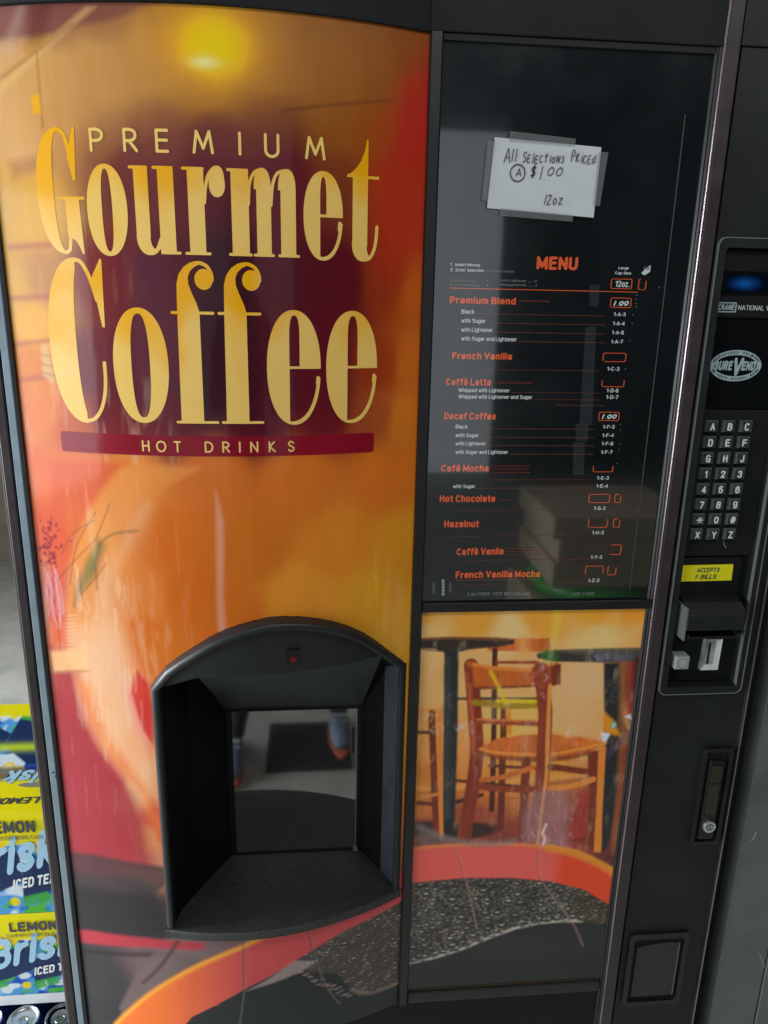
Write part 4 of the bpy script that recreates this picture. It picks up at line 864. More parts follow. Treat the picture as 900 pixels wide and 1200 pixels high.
# left table
apoly([(0, 125), (120, 118), (300, 120), (365, 130), (362, 146), (300, 158), (200, 166), (160, 176), (95, 178), (60, 166), (0, 160)], (44, 36, 32), 1.6); aline([(10, 128), (150, 122), (340, 128)], 2.5, (122, 72, 42), 2, .9); aline([(0, 160), (80, 172), (250, 158)], 1.4, (60, 50, 44))
apoly([(98, 170), (155, 170), (150, 500), (138, 870), (92, 870), (96, 500)], (34, 36, 38), 2); aline([(112, 200), (110, 800)], 3, (66, 70, 72), 5, .6)
cv.ell(*pf(*zz(180, 850)), 56, 17, (36, 30, 30), 3, .92); cv.ell(*pf(*zz(20, 840)), 34, 14, (44, 34, 32), 3, .85)
# left chair
aline([(0, 400), (75, 398)], 5, (214, 140, 62)); aline([(52, 405), (60, 640), (72, 880)], 6, RB); aline([(80, 400), (88, 880)], 3.5, (212, 122, 50)); aline([(0, 478), (50, 480)], 3, (70, 52, 40)); aline([(0, 728), (72, 712)], 3.5, (196, 118, 60)); aline([(0, 745), (60, 750)], 4, (100, 40, 30))
# right table
apoly([(447, 182), (520, 166), (700, 160), (850, 158), (850, 212), (700, 216), (520, 214), (450, 200)], (50, 44, 44), 1.8); apoly([(640, 175), (850, 180), (850, 208), (680, 212)], (92, 92, 100), 5, .55)
apoly([(700, 216), (760, 216), (770, 420), (800, 500), (720, 900), (700, 932), (690, 932), (700, 500)], (32, 34, 36), 2.5); aline([(775, 225), (770, 600), (745, 930)], 6, (140, 88, 48), 6, .8)
aline([(805, 225), (800, 420)], 6, (150, 52, 36), 4, .8); aline([(790, 480), (770, 600), (760, 800)], 5, (130, 58, 38), 3, .8); aline([(830, 200), (800, 700), (770, 930)], 8, (52, 28, 30), 6, .8)
apoly([(700, 400), (740, 440), (760, 490), (705, 480)], (226, 140, 20), 4, .9); cv.ell(*pf(*zz(738, 452)), 6, 8, (60, 110, 80), 1.5, .9); cv.ell(*pf(*zz(738, 452)), 3.5, 5, (170, 190, 170), 1.5, .8); apoly([(690, 480), (725, 485), (700, 530)], (205, 215, 225), 2, .9); apoly([(780, 420), (800, 410), (808, 432)], (215, 215, 220), 2, .8); apoly([(700, 550), (790, 480), (790, 500), (720, 580)], (62, 52, 70), 3, .8)
# main chair
aline([(200, 225), (215, 420), (222, 560), (200, 720), (172, 885)], 12, (122, 44, 28)); aline([(188, 260), (205, 430), (210, 560)], 3, (186, 92, 50), 3, .7)
apoly([(180, 215), (200, 208), (240, 225), (420, 238), (520, 215), (540, 222), (538, 295), (520, 303), (400, 310), (230, 318), (205, 300), (190, 250)], (176, 84, 24), 1.6)
apoly([(500, 218), (540, 222), (538, 300), (500, 302)], (104, 40, 26), 2); aline([(210, 222), (300, 238), (430, 242), (510, 222)], 2, (228, 140, 60), 2.5, .7); aline([(225, 312), (400, 306), (510, 300)], 2, (96, 38, 20), 2, .9); apoly([(185, 225), (205, 240), (212, 300), (190, 290)], (120, 42, 24), 3)
aline([(215, 366), (340, 380), (455, 378)], 5.5, (150, 118, 24)); aline([(300, 360), (450, 362)], 3, (205, 170, 20), 2); aline([(220, 436), (455, 446)], 5.5, (136, 56, 28)); aline([(225, 430), (450, 438)], 1.5, (205, 110, 50))
aline([(275, 250), (300, 300), (330, 370)], 2.5, (236, 196, 20), 3, .8)
apoly([(236, 535), (300, 502), (400, 486), (520, 486), (640, 500), (708, 518), (700, 530), (640, 555), (560, 576), (480, 584), (380, 582), (280, 568), (238, 548)], (186, 92, 38), 1.8)
apoly([(500, 490), (640, 502), (700, 520), (600, 540), (500, 548)], (200, 104, 44), 10, .6); aline([(236, 542), (300, 556), (480, 562), (600, 544), (706, 518)], 2.2, (232, 150, 66), 2, .8); aline([(240, 556), (300, 572), (440, 584), (560, 576), (660, 552)], 4, (120, 50, 26), 2.5, .85)
apoly([(640, 560), (700, 535), (704, 540), (680, 930), (640, 930), (632, 900), (645, 700)], (108, 44, 28), 2); apoly([(682, 545), (708, 532), (695, 760), (690, 930), (664, 930), (676, 700)], (222, 130, 48), 2)
aline([(462, 240), (480, 400), (474, 560), (462, 720), (440, 930)], 12.5, (128, 50, 32)); aline([(498, 300), (490, 470), (484, 640), (468, 760), (452, 900)], 3.0, (226, 140, 64)); apoly([(430, 232), (500, 232), (495, 300), (470, 320), (440, 300)], (140, 60, 34), 3, .8)
aline([(408, 585), (402, 700), (392, 880)], 8, (112, 46, 34)); aline([(240, 660), (330, 645), (430, 612)], 5, (186, 96, 40)); aline([(240, 684), (340, 694), (430, 694)], 6, (130, 54, 32)); aline([(500, 690), (570, 684), (660, 656)], 5.5, (212, 124, 50)); aline([(500, 608), (640, 628)], 6, (112, 44, 30))
aline([(560, 890), (640, 880)], 3, (96, 36, 30)); apoly([(550, 700), (640, 690), (640, 900), (560, 905)], (142, 40, 36), 8, .5)
# glints and haze of the wrinkled film painted into the picture
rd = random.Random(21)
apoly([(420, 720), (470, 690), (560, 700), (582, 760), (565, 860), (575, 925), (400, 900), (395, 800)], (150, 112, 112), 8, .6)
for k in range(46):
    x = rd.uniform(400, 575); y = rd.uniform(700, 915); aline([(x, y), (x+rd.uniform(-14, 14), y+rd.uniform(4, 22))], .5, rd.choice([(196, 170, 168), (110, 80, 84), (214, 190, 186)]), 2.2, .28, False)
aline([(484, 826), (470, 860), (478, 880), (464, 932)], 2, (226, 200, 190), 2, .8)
for cx, cy, sx, sy, n_, cols in ((40, 210, 25, 30, 10, [(240, 225, 190)]), (30, 450, 22, 60, 22, [(236, 215, 180), (225, 190, 140)]), (180, 450, 25, 25, 18, [(190, 190, 205), (160, 120, 140)]), (455, 260, 25, 40, 30, [(200, 130, 120), (226, 200, 190), (96, 30, 50)]), (430, 440, 30, 14, 18, [(180, 120, 110), (90, 34, 60)]), (570, 480, 40, 20, 22, [(236, 226, 216), (240, 216, 80)]), (745, 300, 18, 60, 16, [(110, 110, 120), (60, 90, 80)]), (690, 190, 70, 12, 18, [(150, 150, 165), (120, 118, 130)]), (120, 400, 20, 60, 14, [(50, 90, 80), (96, 96, 100)])):
    for k in range(n_):
        x, y = rd.gauss(cx, sx), rd.gauss(cy, sy); aline([(x, y), (x+rd.uniform(-12, 12), y+rd.uniform(-5, 14)), (x+rd.uniform(-16, 16), y+rd.uniform(5, 24))], rd.uniform(.1, .8), rd.choice(cols), 2.6, rd.uniform(.12, .45))
apoly([(510, 0), (550, 0), (520, 140), (505, 140)], (232, 214, 70), 6, .55); apoly([(460, 175), (510, 165), (520, 205), (490, 215)], (40, 140, 50), 8, .6); apoly([(500, 150), (700, 110), (850, 60), (850, 150), (600, 165)], (214, 196, 140), 12, .35)
apoly([(665, 360), (680, 360), (690, 440), (672, 430)], (236, 170, 90), 5, .7)
# mug with foam
z4 = lambda x, y: (470+x*.2889, 980+y*.2889)
RT = PF([z4(*p) for p in [(-10, 62), (45, 55), (150, 44), (250, 38), (380, 36), (500, 40), (600, 52), (700, 72), (790, 108), (860, 150), (960, 230)]])
LOW = PF([z4(*p) for p in [(960, 420), (850, 290), (740, 220), (620, 190), (450, 175), (250, 175), (45, 195), (-10, 200)]])
cv.poly(spline(RT, 4)+LOW, (206, 82, 74), 1.6); xo = pf(*z4(640, 100))[0]; mk = soft(polyd(spline(RT, 4)+LOW, X, Z), 1.6)*np.clip((X-xo)/22+.5, 0, 1); cv.mix(mk, (216, 62, 24))
cv.line(RT, 3.6, (226, 122, 62), 3, .9); cv.line(RT[6:], 6.5, (240, 150, 24), 4, .95); cv.line([(x, z-5) for x, z in RT], 2, (190, 70, 62), 5, .5)
COFT = PF([z4(*p) for p in [(-10, 532), (30, 525), (140, 500), (250, 465), (370, 415), (470, 380), (560, 360), (650, 352), (730, 352), (850, 365), (960, 380)]])
TOPF = PF([z4(*p) for p in [(-10, 200), (45, 195), (250, 175), (450, 175), (620, 190), (740, 220), (850, 285), (960, 380)]])
BOT = [(560, -1240), (160, -1240)]
cv.poly(TOPF+BOT, (44, 40, 38), 2.5); FOAM = TOPF+COFT[::-1]; cv.poly(FOAM, (42, 43, 42), 3, .95); cv.c *= np.where(polyd(FOAM, X, Z) > 0, .75+.5*vnoise(X, Z, 9, 7, 77), 1)[..., None]
bubbles(cv, lambda x, z: float(polyd(FOAM, np.array([[x]]), np.array([[z]]))[0, 0]), random.Random(5), 460, 2.3, 12, (171, 533, min(p[1] for p in FOAM), max(p[1] for p in FOAM)))
cv.c *= np.where(polyd(FOAM, X, Z) > -2, np.clip(.35+1.05*vnoise(X, Z, 48, 26, 91, 2), .4, 1.15), 1)[..., None]
xr_ = pf(*z4(700, 300))[0]; cv.mix(soft(polyd(FOAM, X, Z), 2)*np.clip((X-xr_)/30+.3, 0, .55), (52, 32, 18))
t = spline(COFT[:9], 5); cv.line([(x, z+1.5*math.sin(x*.31)+1.2*math.sin(x*.83)) for x, z in t], 3.8, (182, 172, 160), 2.0, .85)
rq = random.Random(3)
for (x, z) in t[::2]: cv.ell(x+rq.uniform(-3, 3), z+rq.uniform(1, 9), rq.uniform(2, 5.5), rq.uniform(1.4, 3.2), (58, 58, 54), 1.4, .85); cv.ell(x+rq.uniform(-3, 3), z+rq.uniform(5, 14), 2.4, 1.4, (200, 194, 184), 1.4, .7)
cv.poly(COFT+BOT, (22, 25, 27), 2.2); cv.poly([(p[0], p[1]-26) for p in COFT]+BOT, (33, 38, 40), 30, .6); cv.poly([(160, -1190), (560, -1170), (560, -1240), (160, -1240)], (14, 16, 17), 24, .9)
for pts in ([(220, 55), (245, 110), (265, 190), (290, 290), (308, 380)], [(575, 0), (560, 90), (575, 185), (640, 280), (700, 360), (740, 450)]):  # tote ridges again, their reflection drawn into this picture
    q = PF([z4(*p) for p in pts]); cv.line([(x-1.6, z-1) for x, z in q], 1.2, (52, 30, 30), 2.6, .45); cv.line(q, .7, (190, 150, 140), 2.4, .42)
aline2 = PF([z4(*p) for p in [(440, 418), (560, 428), (700, 438)]]); cv.line(aline2, .6, (14, 15, 16), 1.5, .8)
aline([(0, 835), (80, 870), (180, 895), (300, 898), (360, 890)], 5, (112, 106, 104), 6, .8); apoly([(0, 840), (60, 870), (150, 895), (0, 905)], (84, 80, 80), 5, .7)
cv.c = blur(cv.c, 1); top_ = soft(Z-np.interp(X, [p[0] for p in RT], [p[1] for p in RT]), 4)
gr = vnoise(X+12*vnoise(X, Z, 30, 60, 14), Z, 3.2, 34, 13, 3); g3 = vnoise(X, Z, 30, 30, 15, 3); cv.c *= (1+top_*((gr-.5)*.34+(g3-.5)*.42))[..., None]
film = np.clip((vnoise(X, Z, 16, 40, 18, 4)-.60)*5, 0, 1)*top_*.15; cv.mix(film, (220, 188, 150))  # film sheen mixed into the picture colour
n = vnoise(X, Z, 7, 30, 13); cv.c *= (0.94+0.12*n)[..., None]
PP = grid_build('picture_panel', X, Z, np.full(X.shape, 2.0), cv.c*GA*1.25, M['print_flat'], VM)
MB().box(170.4, 533.3, -3, 40, -1262, -1236.3).make('lower_lip', M['bar_plastic'], VM, bevel=4)
MB().box(-406, 541.5, 2, 60, -1650, -1262.5).make('lower_panel', M['black_plastic'], VM, bevel=3)
MB().box(-404, 726, 30, 100, -1700, -1651).make('kick_plate', M['deep_black'], VM)

# ------------------------------------------------------------------ control column
# column plate with an opening for the control panel
mb = MB(); mb.box(569.6, 583, 0, 60, -640, 76); mb.box(700, 726, 0, 60, -640, 76); mb.box(569.6, 726, 0, 60, 76.2, 318.5); mb.box(569.6, 726, 0, 60, -1650, -640.2)
mb.make('column_plate', M['column'], VM)
MB().vprofile([(726.3, 60), (726.3, 0), (727.4, -2.5), (730, -3.5), (732.4, -2), (733.3, 2), (733.3, 60)], ZB, ZT).make('edge_strip', M['bar_plastic'], VM)
MB().vprofile([(728.6, -3), (728.9, -4.2), (730.2, -4.5), (731, -3.2)], ZB, ZT).make('edge_strip', M['edge_metal'], VM)
CO = empty('control_panel', (0, 0, 0), parent=VM)
XL, XR, ZL, ZH = 568.5, 714, -637, 82
MB().ring(rrect(XL+1.5, XR, ZL, ZH, 12), rrect(XL+3, XR-1.5, ZL+1.5, ZH-1.5, 11), -7, 0).make('bezel_edge', M['silver_dark'], CO)
MB().ring(rrect(XL+3.1, XR-1.6, ZL+1.6, ZH-1.6, 11), rrect(583, 703, ZL+14, ZH-14, 6), -6, 20).make('bezel', M['column'], CO)
MB().box(580, 706, 14, 24, ZL+8, ZH-8).make('back_plate', M['black_plastic'], CO)
MB().box(702.2, 703.6, -7, 0, -622, -250).make('bezel_edge', M['silver_dark'], CO)
b1 = MB(); b1.box(583.5, 702, 4, 14, -28, 66); b1.make('display_plate', M['black_plastic'], CO, bevel=2)
MB().box(586, 700, 2.6, 5, 4, 37).make('display_window', M['black_gloss'], CO)
V, Q = march(sup(622, 21, 27, 10, 2), 590, 655, 8, 34, 2)
MB().box(596, 700, 2.0, 2.7, 9, 32).make('display', M['display'], CO)
MB().ring(rrect(583.5, 615, -20.5, -6.5, 1), rrect(585, 613.5, -19, -8, .8), 3.2, 4.2).make('maker_frame', M['badge'], CO)
v, f_ = text_mesh('CRANE', 587, -17.4, 611.5, 8, 3.4, .03, .1); build('maker_name', v, f_, M['badge'], CO)
v, f_ = text_mesh('NATIONAL VENDORS', 618, -17, 698, 7, 3.4, .0); build('maker_name', v, f_, M['ink_white'], CO)
MB().box(583.5, 702, 6, 14, -161, -31).make('badge_plate', M['black_gloss'], CO, bevel=1)
V, Q = march(SUB(sup(628, -97, 40, 23, 2), SUB(sup(628, -97, 35.5, 18.6, 2), sup(628, -97, 33.8, 17.0, 2))), 585, 670, -122, -70, .8)
V2, Q2 = march(SUB(sup(628, -97, 40, 23, 2), sup(628, -97, 33, 15.5, 2)), 585, 670, -122, -70, .8)
build('badge', np.stack([V2[:, 0], np.full(len(V2), 5.4), V2[:, 1]], 1), Q2, M['badge'], CO)
for s, x0, x1, zb_, cp, bd in (('SURE', 594, 625, -104, 14, .04), ('V', 622, 640, -112, 27, .03), ('END', 637, 661, -104, 14, .04)):
    v, f_ = text_mesh(s, x0, zb_, x1-3, cp, 5.2, bd, .12); build('badge_lettering', v, f_, M['badge'], CO)
mb = MB()
def ring_word(s, a0, a1, rx, rz, flip):
    for k, ch in enumerate(s):
        a = math.radians(a0+(a1-a0)*k/(len(s)-1)); v, f_ = text_mesh(ch if ch != ' ' else 'I', 0, 0, 2.8, 3.6, 5.1, .02)
        if ch == ' ': continue
        th = (a-math.pi/2) if not flip else (a+math.pi/2); c_, s_ = math.cos(th*.75), math.sin(th*.75); cx, cz = 628+rx*math.cos(a), -97+rz*math.sin(a)
        mb.add([(cx+(p[0]-1.4)*c_-(p[2]-1.8)*s_, 5.1, cz+(p[0]-1.4)*s_+(p[2]-1.8)*c_) for p in v], f_)
ring_word('GUARANTEED DELIVERY', 160, 20, 36.6, 19.3, False); ring_word('OR YOUR MONEY BACK', 200, 340, 36.6, 19.3, True)
mb.make('badge_lettering', M['deep_black'], CO)
MB().box(584, 701, 5, 14, -396, -163).make('keypad_plate', M['black_plastic'], CO, bevel=1)
for r_, row in enumerate(('ABC', 'DEF', 'GHJ', '123', '456', '789', '*0#', 'XYZ')):
    for c_, ch in enumerate(row):
        cx = 602.2+27.2*c_; cz = -187.5-24.5*r_; kw, kh = 10.2, 9.2; mb = MB()
        v = [(cx-kw, 5, cz-kh), (cx+kw, 5, cz-kh), (cx+kw, 5, cz+kh), (cx-kw, 5, cz+kh), (cx-kw+1.6, -1.5, cz-kh+1.4), (cx+kw-2.2, -1.5, cz-kh+1.4), (cx+kw-2.2, -1.5, cz+kh-1.6), (cx-kw+1.6, -1.5, cz+kh-1.6)]
        mb.add(v, [(4, 5, 6, 7)], 0); mb.add(v, [(0, 1, 5, 4), (1, 2, 6, 5), (2, 3, 7, 6), (3, 0, 4, 7)], 1)
        wd = {'1': 4.2, '*': 11, '#': 8.6, 'J': 6.4}.get(ch, 7.6)
        if ch == '*':
            for a in (0, 60, 120):
                dx, dz = 5.6*math.cos(math.radians(a)), 5.6*math.sin(math.radians(a)); ribbon_mb = MB(); ribbon(ribbon_mb, [(cx-dx, cz-dz), (cx+dx, cz+dz)], .8, -1.9-a*.002); mb.add(ribbon_mb.v, ribbon_mb.f, 2)
        else:
            v, f_ = text_mesh(ch, cx-wd/2-.4, cz-5.8, cx+wd/2-.4, 11.6, -1.9, .025); mb.add(v, f_, 2)
        mb.make('key', None, CO, mats=[M['key'], M['key_side'], M['legend']])
mb = MB(); ribbon(mb, [(650, -371), (652, -378), (656, -383)], 1.0, 4.6); mb.make('scuff', M['silver_dark'], CO)
MB().box(588, 690, 10, 14, -470, -400).make('sticker_plate', M['black_plastic'], CO, bevel=1)
MB().prism([(586.5, -413.5), (675, -412.5), (675.5, -440), (587, -441)], 8.6, 10).make('sticker', M['yellow'], CO)
v, f_ = text_mesh('ACCEPTS', 614, -425.5, 652, 8, 8.2, .02, .2); build('sticker_lettering', v, f_, M['pen'], CO)
v, f_ = text_mesh('BILLS', 622, -437, 648, 8, 8.2, .02, .2); build('sticker_lettering', v, f_, M['pen'], CO)
v, f_ = text_mesh('$1', 613, -436, 618, 6.5, 8.2, .01, .1); build('sticker_lettering', v, f_, M['pen'], CO)
# bill acceptor: hooded block with a lipped slot
prof = [(12, -466), (-10, -470), (-22, -478), (-26, -488), (-26, -512), (-8, -514), (-8, -519), (12, -519)]
mb = MB(); n = len(prof)
for x in (593, 688): mb.v += [(x, y, z) for y, z in prof]
mb.f = [tuple(range(n)), tuple(range(2*n-1, n-1, -1))]+[(i, n+i, n+(i+1) % n, (i+1) % n) for i in range(n)]; mb.mi = [0]*len(mb.f)
mb.make('bill_acceptor', M['column'], CO, bevel=1.2)
mb = MB(); mb.box(590, 592.6, -24, 12, -530, -474); mb.make('bill_guide', M['silver_dark'], CO)
mb = MB(); mb.box(598, 601, -22, 8, -530, -519.5); mb.box(684, 687, -22, 8, -528, -519.5); mb.box(598, 687, -16, 8, -531, -527); mb.make('bill_tray', M['bar_plastic'], CO, bevel=.8)
MB().box(585, 700, 11, 14.5, -620, -533).make('coin_plate', M['black_plastic'], CO)
mb = MB(); mb.box(590, 614, -10, 12, -588, -565); mb.make('coin_button', M['silver'], CO, bevel=1.5)
V, Q = march(SUB(sup(603, -577, 9, 9, 2), sup(603, -577, 8, 8, 2)), 592, 614, -588, -566, .8); build('button_ring', np.stack([V[:, 0], np.full(len(V), -10.4), V[:, 1]], 1), Q, M['silver_dark'], CO)
o = [(642, -597), (672, -597), (673, -541), (644, -541)]; i1 = [(650, -590), (665, -590), (666, -547), (652, -547)]
mb = MB(); n = 4; vv = [(x, 2, z) for x, z in o]+[(x, 8, z) for x, z in i1]+[(x, 12, z) for x, z in o]
mb.add(vv, [(i, (i+1) % 4, 4+(i+1) % 4, 4+i) for i in range(4)]+[(i, 8+i, 8+(i+1) % 4, (i+1) % 4) for i in range(4)]+[(4, 5, 6, 7)]); mb.make('coin_slot', M['silver'], CO)
MB().box(653.5, 656.5, 6.5, 8.2, -588, -550).make('slot_opening', M['deep_black'], CO)

# door latch
DL = empty('door_latch', (0, 0, 0), parent=VM)
o = rrect(666, 719, -938, -743, 5); i_ = rrect(672, 713, -932, -750, 3)
MB().ring(o, i_, -7, 2).make('latch_frame', M['bar_plastic'], DL); MB().box(671, 714, 1.2, 3, -934, -748).make('latch_recess', M['deep_black'], DL)
MB().box(679, 705, -9, 2, -925, -765).make('latch_body', M['bar_plastic'], DL, bevel=3); MB().box(682, 702, -12, -9.2, -872, -773).make('latch_handle', M['latch'], DL, bevel=2)
MB().box(681, 703, -12.6, -9.2, -812, -806).make('latch_ridge', M['bar_plastic'], DL, bevel=1)
MB().prism(disc(694, -897, 11.5, 11.5), -13, -9.1).make('lock_cylinder', M['chrome'], DL, bevel=.8)
V, Q = march(SUB(sup(694, -897, 6.5, 6.5, 2), OR(sup(694, -897, 4.6, 4.6, 2), rect(698, 702, -899, -895))), 684, 704, -906, -888, .6); build('keyhole', np.stack([V[:, 0], np.full(len(V), -13.3), V[:, 1]], 1), Q, M['deep_black'], DL)
MB().prism(disc(694, -897, 1.8, 1.8, 12), -13.6, -12).make('keyhole', M['deep_black'], DL)
# coin return
CR_ = empty('coin_return', (0, 0, 0), parent=VM)
MB().ring(rrect(580, 694, -1300, -1132, 9), rrect(589, 685, -1291, -1144, 7), -6, 2).make('return_frame', M['bar_plastic'], CR_)
MB().box(587, 687, -1, 1.5, -1293, -1142).make('return_cup', M['black_plastic'], CR_)
fl = [(597, -1280)]+[(597+80*k/12., -1168+12*math.sin(math.pi*(.12+.5*k/12.))) for k in range(13)]+[(677, -1280)]
M['flap'] = mat('grey_flap', (0.018, 0.020, 0.021), 0.3, vary=.15)
MB().prism(fl, -3.5, -1.2).make('return_flap', M['flap'], CR_)
MB().box(677.6, 679, -4, -1, -1280, -1158).make('flap_edge', M['silver_dark'], CR_)

# ================================================================== paper note taped on the menu
NT = empty('paper_note', (314, 0, 100), 'handwritten white paper note taped on the upper part of the dark menu', 'note')
qn = [(243, 198), (390, 191), (388, 102), (238, 110)]; v = []; f = []
for j in range(9):
    for i in range(13):
        u, t = i/12., j/8.; x = (qn[0][0]*(1-u)+qn[1][0]*u)*(1-t)+(qn[3][0]*(1-u)+qn[2][0]*u)*t; z = (qn[0][1]*(1-u)+qn[1][1]*u)*(1-t)+(qn[3][1]*(1-u)+qn[2][1]*u)*t
        v.append((x, -1.2-1.0*math.sin(u*3.1)*math.sin(t*3.0), z))
f = [(j*13+i, j*13+i+1, (j+1)*13+i+1, (j+1)*13+i) for j in range(8) for i in range(12)]
build('sheet', v, f, M['paper'], NT, smooth=True)
for q in ([(597, 154), (674, 163), (673, 172), (596, 166)], [(571, 166), (580, 165), (571, 236), (564, 235)], [(701, 178), (712, 179), (702, 242), (694, 241)], [(586, 244), (671, 252), (670, 260), (585, 253)]):
    MB().prism(PF(q), -2.9, -2.6).make('tape_piece', M['tape'], NT)
handwrite('handwriting', 'All', 590, 190, 606, 15, M['pen'], NT, r=.62, rnd=1, yb2=190)
handwrite('handwriting', 'SElEctioNs', 611, 191, 662, 12, M['pen'], NT, r=.62, rnd=2, yb2=191)
handwrite('handwriting', 'PRicEd', 668, 190, 698, 13, M['pen'], NT, r=.62, rnd=6, yb2=192)
handwrite('handwriting', '$', 620, 207, 628, 13, M['pen'], NT, r=.7, rnd=4); handwrite('handwriting', '1.', 631, 210, 639, 16, M['pen'], NT, r=.62, rnd=4); handwrite('handwriting', '00', 640, 207, 660, 13, M['pen'], NT, r=.62, rnd=4)
handwrite('handwriting', '12oz', 636, 240, 660, 12, M['pen'], NT, r=.62, rnd=5)
handwrite('handwriting', 'A', 603.5, 207, 610, 8, M['pen'], NT, r=.62, rnd=5)
a = pf(606, 203); mb = MB(); ribbon(mb, [(a[0]+10*math.cos(t), a[1]+10.5*math.sin(t)) for t in np.linspace(0, 6.4, 14)], .8, -3.2); mb.make('handwriting', M['pen'], NT)

# ================================================================== neighbouring machine on the right
NB = empty('vending_machine', (1200, 300, FLOOR), 'dark grey steel machine standing at the right edge of the photo beside the lock', 'vending machine')
MB().box(780, 1760, 30, 820, FLOOR+40, 520).make('cabinet', M['deep_black'], NB)
MB().box(740, 768, 40, 500, FLOOR+20, 520).make('dark_gap_stand_in', M['deep_black'], NB)  # added black block standing in for the dark gap between the machines
MB().box(768, 859, 0, 40, FLOOR+60, 520).make('door_panel', M['neighbour'], NB, bevel=1.5)
MB().box(862, 1750, -2, 40, FLOOR+60, 520).make('door_panel', M['neighbour'], NB, bevel=1.5)
MB().box(767, 768.2, -.6, 1, FLOOR+60, 520).make('edge_strip', M['silver_dark'], NB)
mb = MB(); ribbon(mb, [pf(889, 1116), pf(895, 1132)], .5, -2.6); ribbon(mb, [pf(880, 985), pf(884, 980), pf(886, 974)], 1.0, -.6); mb.make('scratch', M['silver'], NB)

# ================================================================== soda cartons on the left
def carton_art(nx, nz, seed):
    """front face of a lemon tea carton: yellow strip, blue splash with a dark slanted band and leaves; u,v in 0..1"""
    Uu, Vv = np.meshgrid(np.linspace(0, 1, nx), np.linspace(0, 1, nz)); c = Canvas(Uu*420, Vv*178); n = vnoise(c.X, c.Z, 22, 16, seed, 3); n2 = vnoise(c.X, c.Z, 34, 22, seed+5, 2)
    c.c[:] = srgb((84, 164, 228)); c.mix(soft(n-.55, .05), (28, 84, 190)); c.mix(soft(n2-.62, .05), (222, 240, 250)); c.mix(soft(n-.30, .04)*0+soft(.36-n2, .04), (88, 190, 60)*1)
    c.mix(soft(c.Z-122-6*(n-.5), 2), (250, 236, 20)); 
    for k in range(4):
        x = 26+k*102; c.poly([(x-40, 20), (x+66, 58), (x+66, 108), (x+40, 112), (x-36, 78)], (30, 52, 96), 1.5)
        c.ell(x+2, 118, 15, 12, (252, 216, 24), 1.5); c.ell(x+2, 117, 10, 8, (248, 240, 170), 1.5); c.ell(x+26, 124, 15, 11, (252, 222, 20), 1.5); c.poly([(x+8, 136), (x+14, 122), (x+20, 138), (x+16, 128)], (24, 58, 130), 1.5)
        c.poly([(x-40, 10), (x+10, 22), (x+8, 38), (x-40, 30)], (66, 176, 70), 1.5, .9); c.ell(x+46, 22, 9, 8, (244, 222, 30), 1.5)
    return c
BY = 200.0
def bx(px, py): return pf(px, py, -BY)
CDEP = (D+BY)*pf(10, 950)[1]/pf(10, 825)[1]-(D+BY); print('depth', CDEP)
def carton(z0, z1, label, shift_, seed, top):
    c0 = empty('soda_carton', (-640, BY+180, z0), label, 'carton', 'stacked lemon iced tea cartons beside the machine')
    x0, x1, y0, y1 = -860.0, -444.0, BY, BY+CDEP
    cvs = carton_art(280, 120, seed); nx, nz = 280, 120
    Xg, Zg = np.meshgrid(np.linspace(x0, x1, nx), np.linspace(z0, z1, nz)); bulge = 3*np.sin(np.linspace(0, math.pi, nx))[None, :]*np.sin(np.linspace(0, math.pi, nz))[:, None]
    grid_build('front_panel', Xg, Zg, y0-bulge, cvs.c*1.0, M['carton'], c0)
    MB().box(x0+.5, x1-.5, y0+1, y1, z0+.5, z1-.8).make('carton_body', M['carton_side'], c0)
    if top:
        cv2 = carton_art(240, 130, seed+3); Xg, Yg = np.meshgrid(np.linspace(x0, x1, 240), np.linspace(y1, y0, 130))
        ht = cv2; t_ = np.linspace(0, 1, 130)[:, None]*np.ones((1, 240)); 
        ht.mix(soft(t_-.84, .02), (250, 236, 20)); ht.mix(soft(.14-t_, .02), (250, 236, 20)); ht.mix(np.exp(-((t_-.46)/.04)**2)*.9, (200, 226, 40))
        ht.mix(soft(.06-np.abs(t_-.70), .02)*.8, (40, 48, 92))
        grid_build('top_panel', Xg, np.full(Xg.shape, z1), Yg, ht.c, M['carton'], c0)
        MB().add([(x, y0+CDEP*.20+yy, z1+.6) for x, yy in disc(-548, 0, 40, 9)], [tuple(range(28))]).make('hand_hole', M['hole'], c0)
    dz = z1-z0
    def ft(s, xa, xb, zb_, cap, m, bold=.03, slant=0, vec=(1, 0), y=-3.6, nm='carton_lettering'):
        v, f_ = text_mesh(s, xa, z0+zb_*dz, xb, cap*dz, BY+y, bold, slant, vec=vec); return build(nm, v, f_, m, c0)
    sx = shift_
    ft('LEMON', sx, sx+92, .80, .115, M['pen']); ft('FLAVOR WITH OTHER NATURAL FLAVORS', sx-6, sx+106, .735, .04, M['pen'], bold=.0)
    ft('Brisk', sx-50, sx+120, 0.33, .36, M['ink_carton'], bold=.022, slant=.18, vec=(1, .20)); ft('ICED TEA', sx+36, sx+118, .25, .10, M['ink_carton2'], bold=.03, slant=.15, vec=(1, .16))
    return c0
M['hole'] = mat('carton_inside', (0.22, 0.23, 0.17), .8); M['carton_side'] = mat('carton_blue_side', (0.12, 0.32, 0.62), 0.4); M['ink_carton'] = mat('pale_blue_ink', (0.40, 0.66, 0.86), .4); M['ink_carton2'] = mat('carton_white_ink', (0.85, 0.88, 0.9), .4)
zt = bx(20, 950)[1]; zm = bx(20, 1071)[1]; zb0 = bx(20, 1166)[1]
print('carton z', zt, zm, zb0)
xs1 = bx(-14, 992)[0]; xs2 = bx(12, 1090)[0]
cA = carton(zm+1, zt, 'top carton of lemon iced tea stacked left of the machine, its upper face showing', xs1, 31, True)
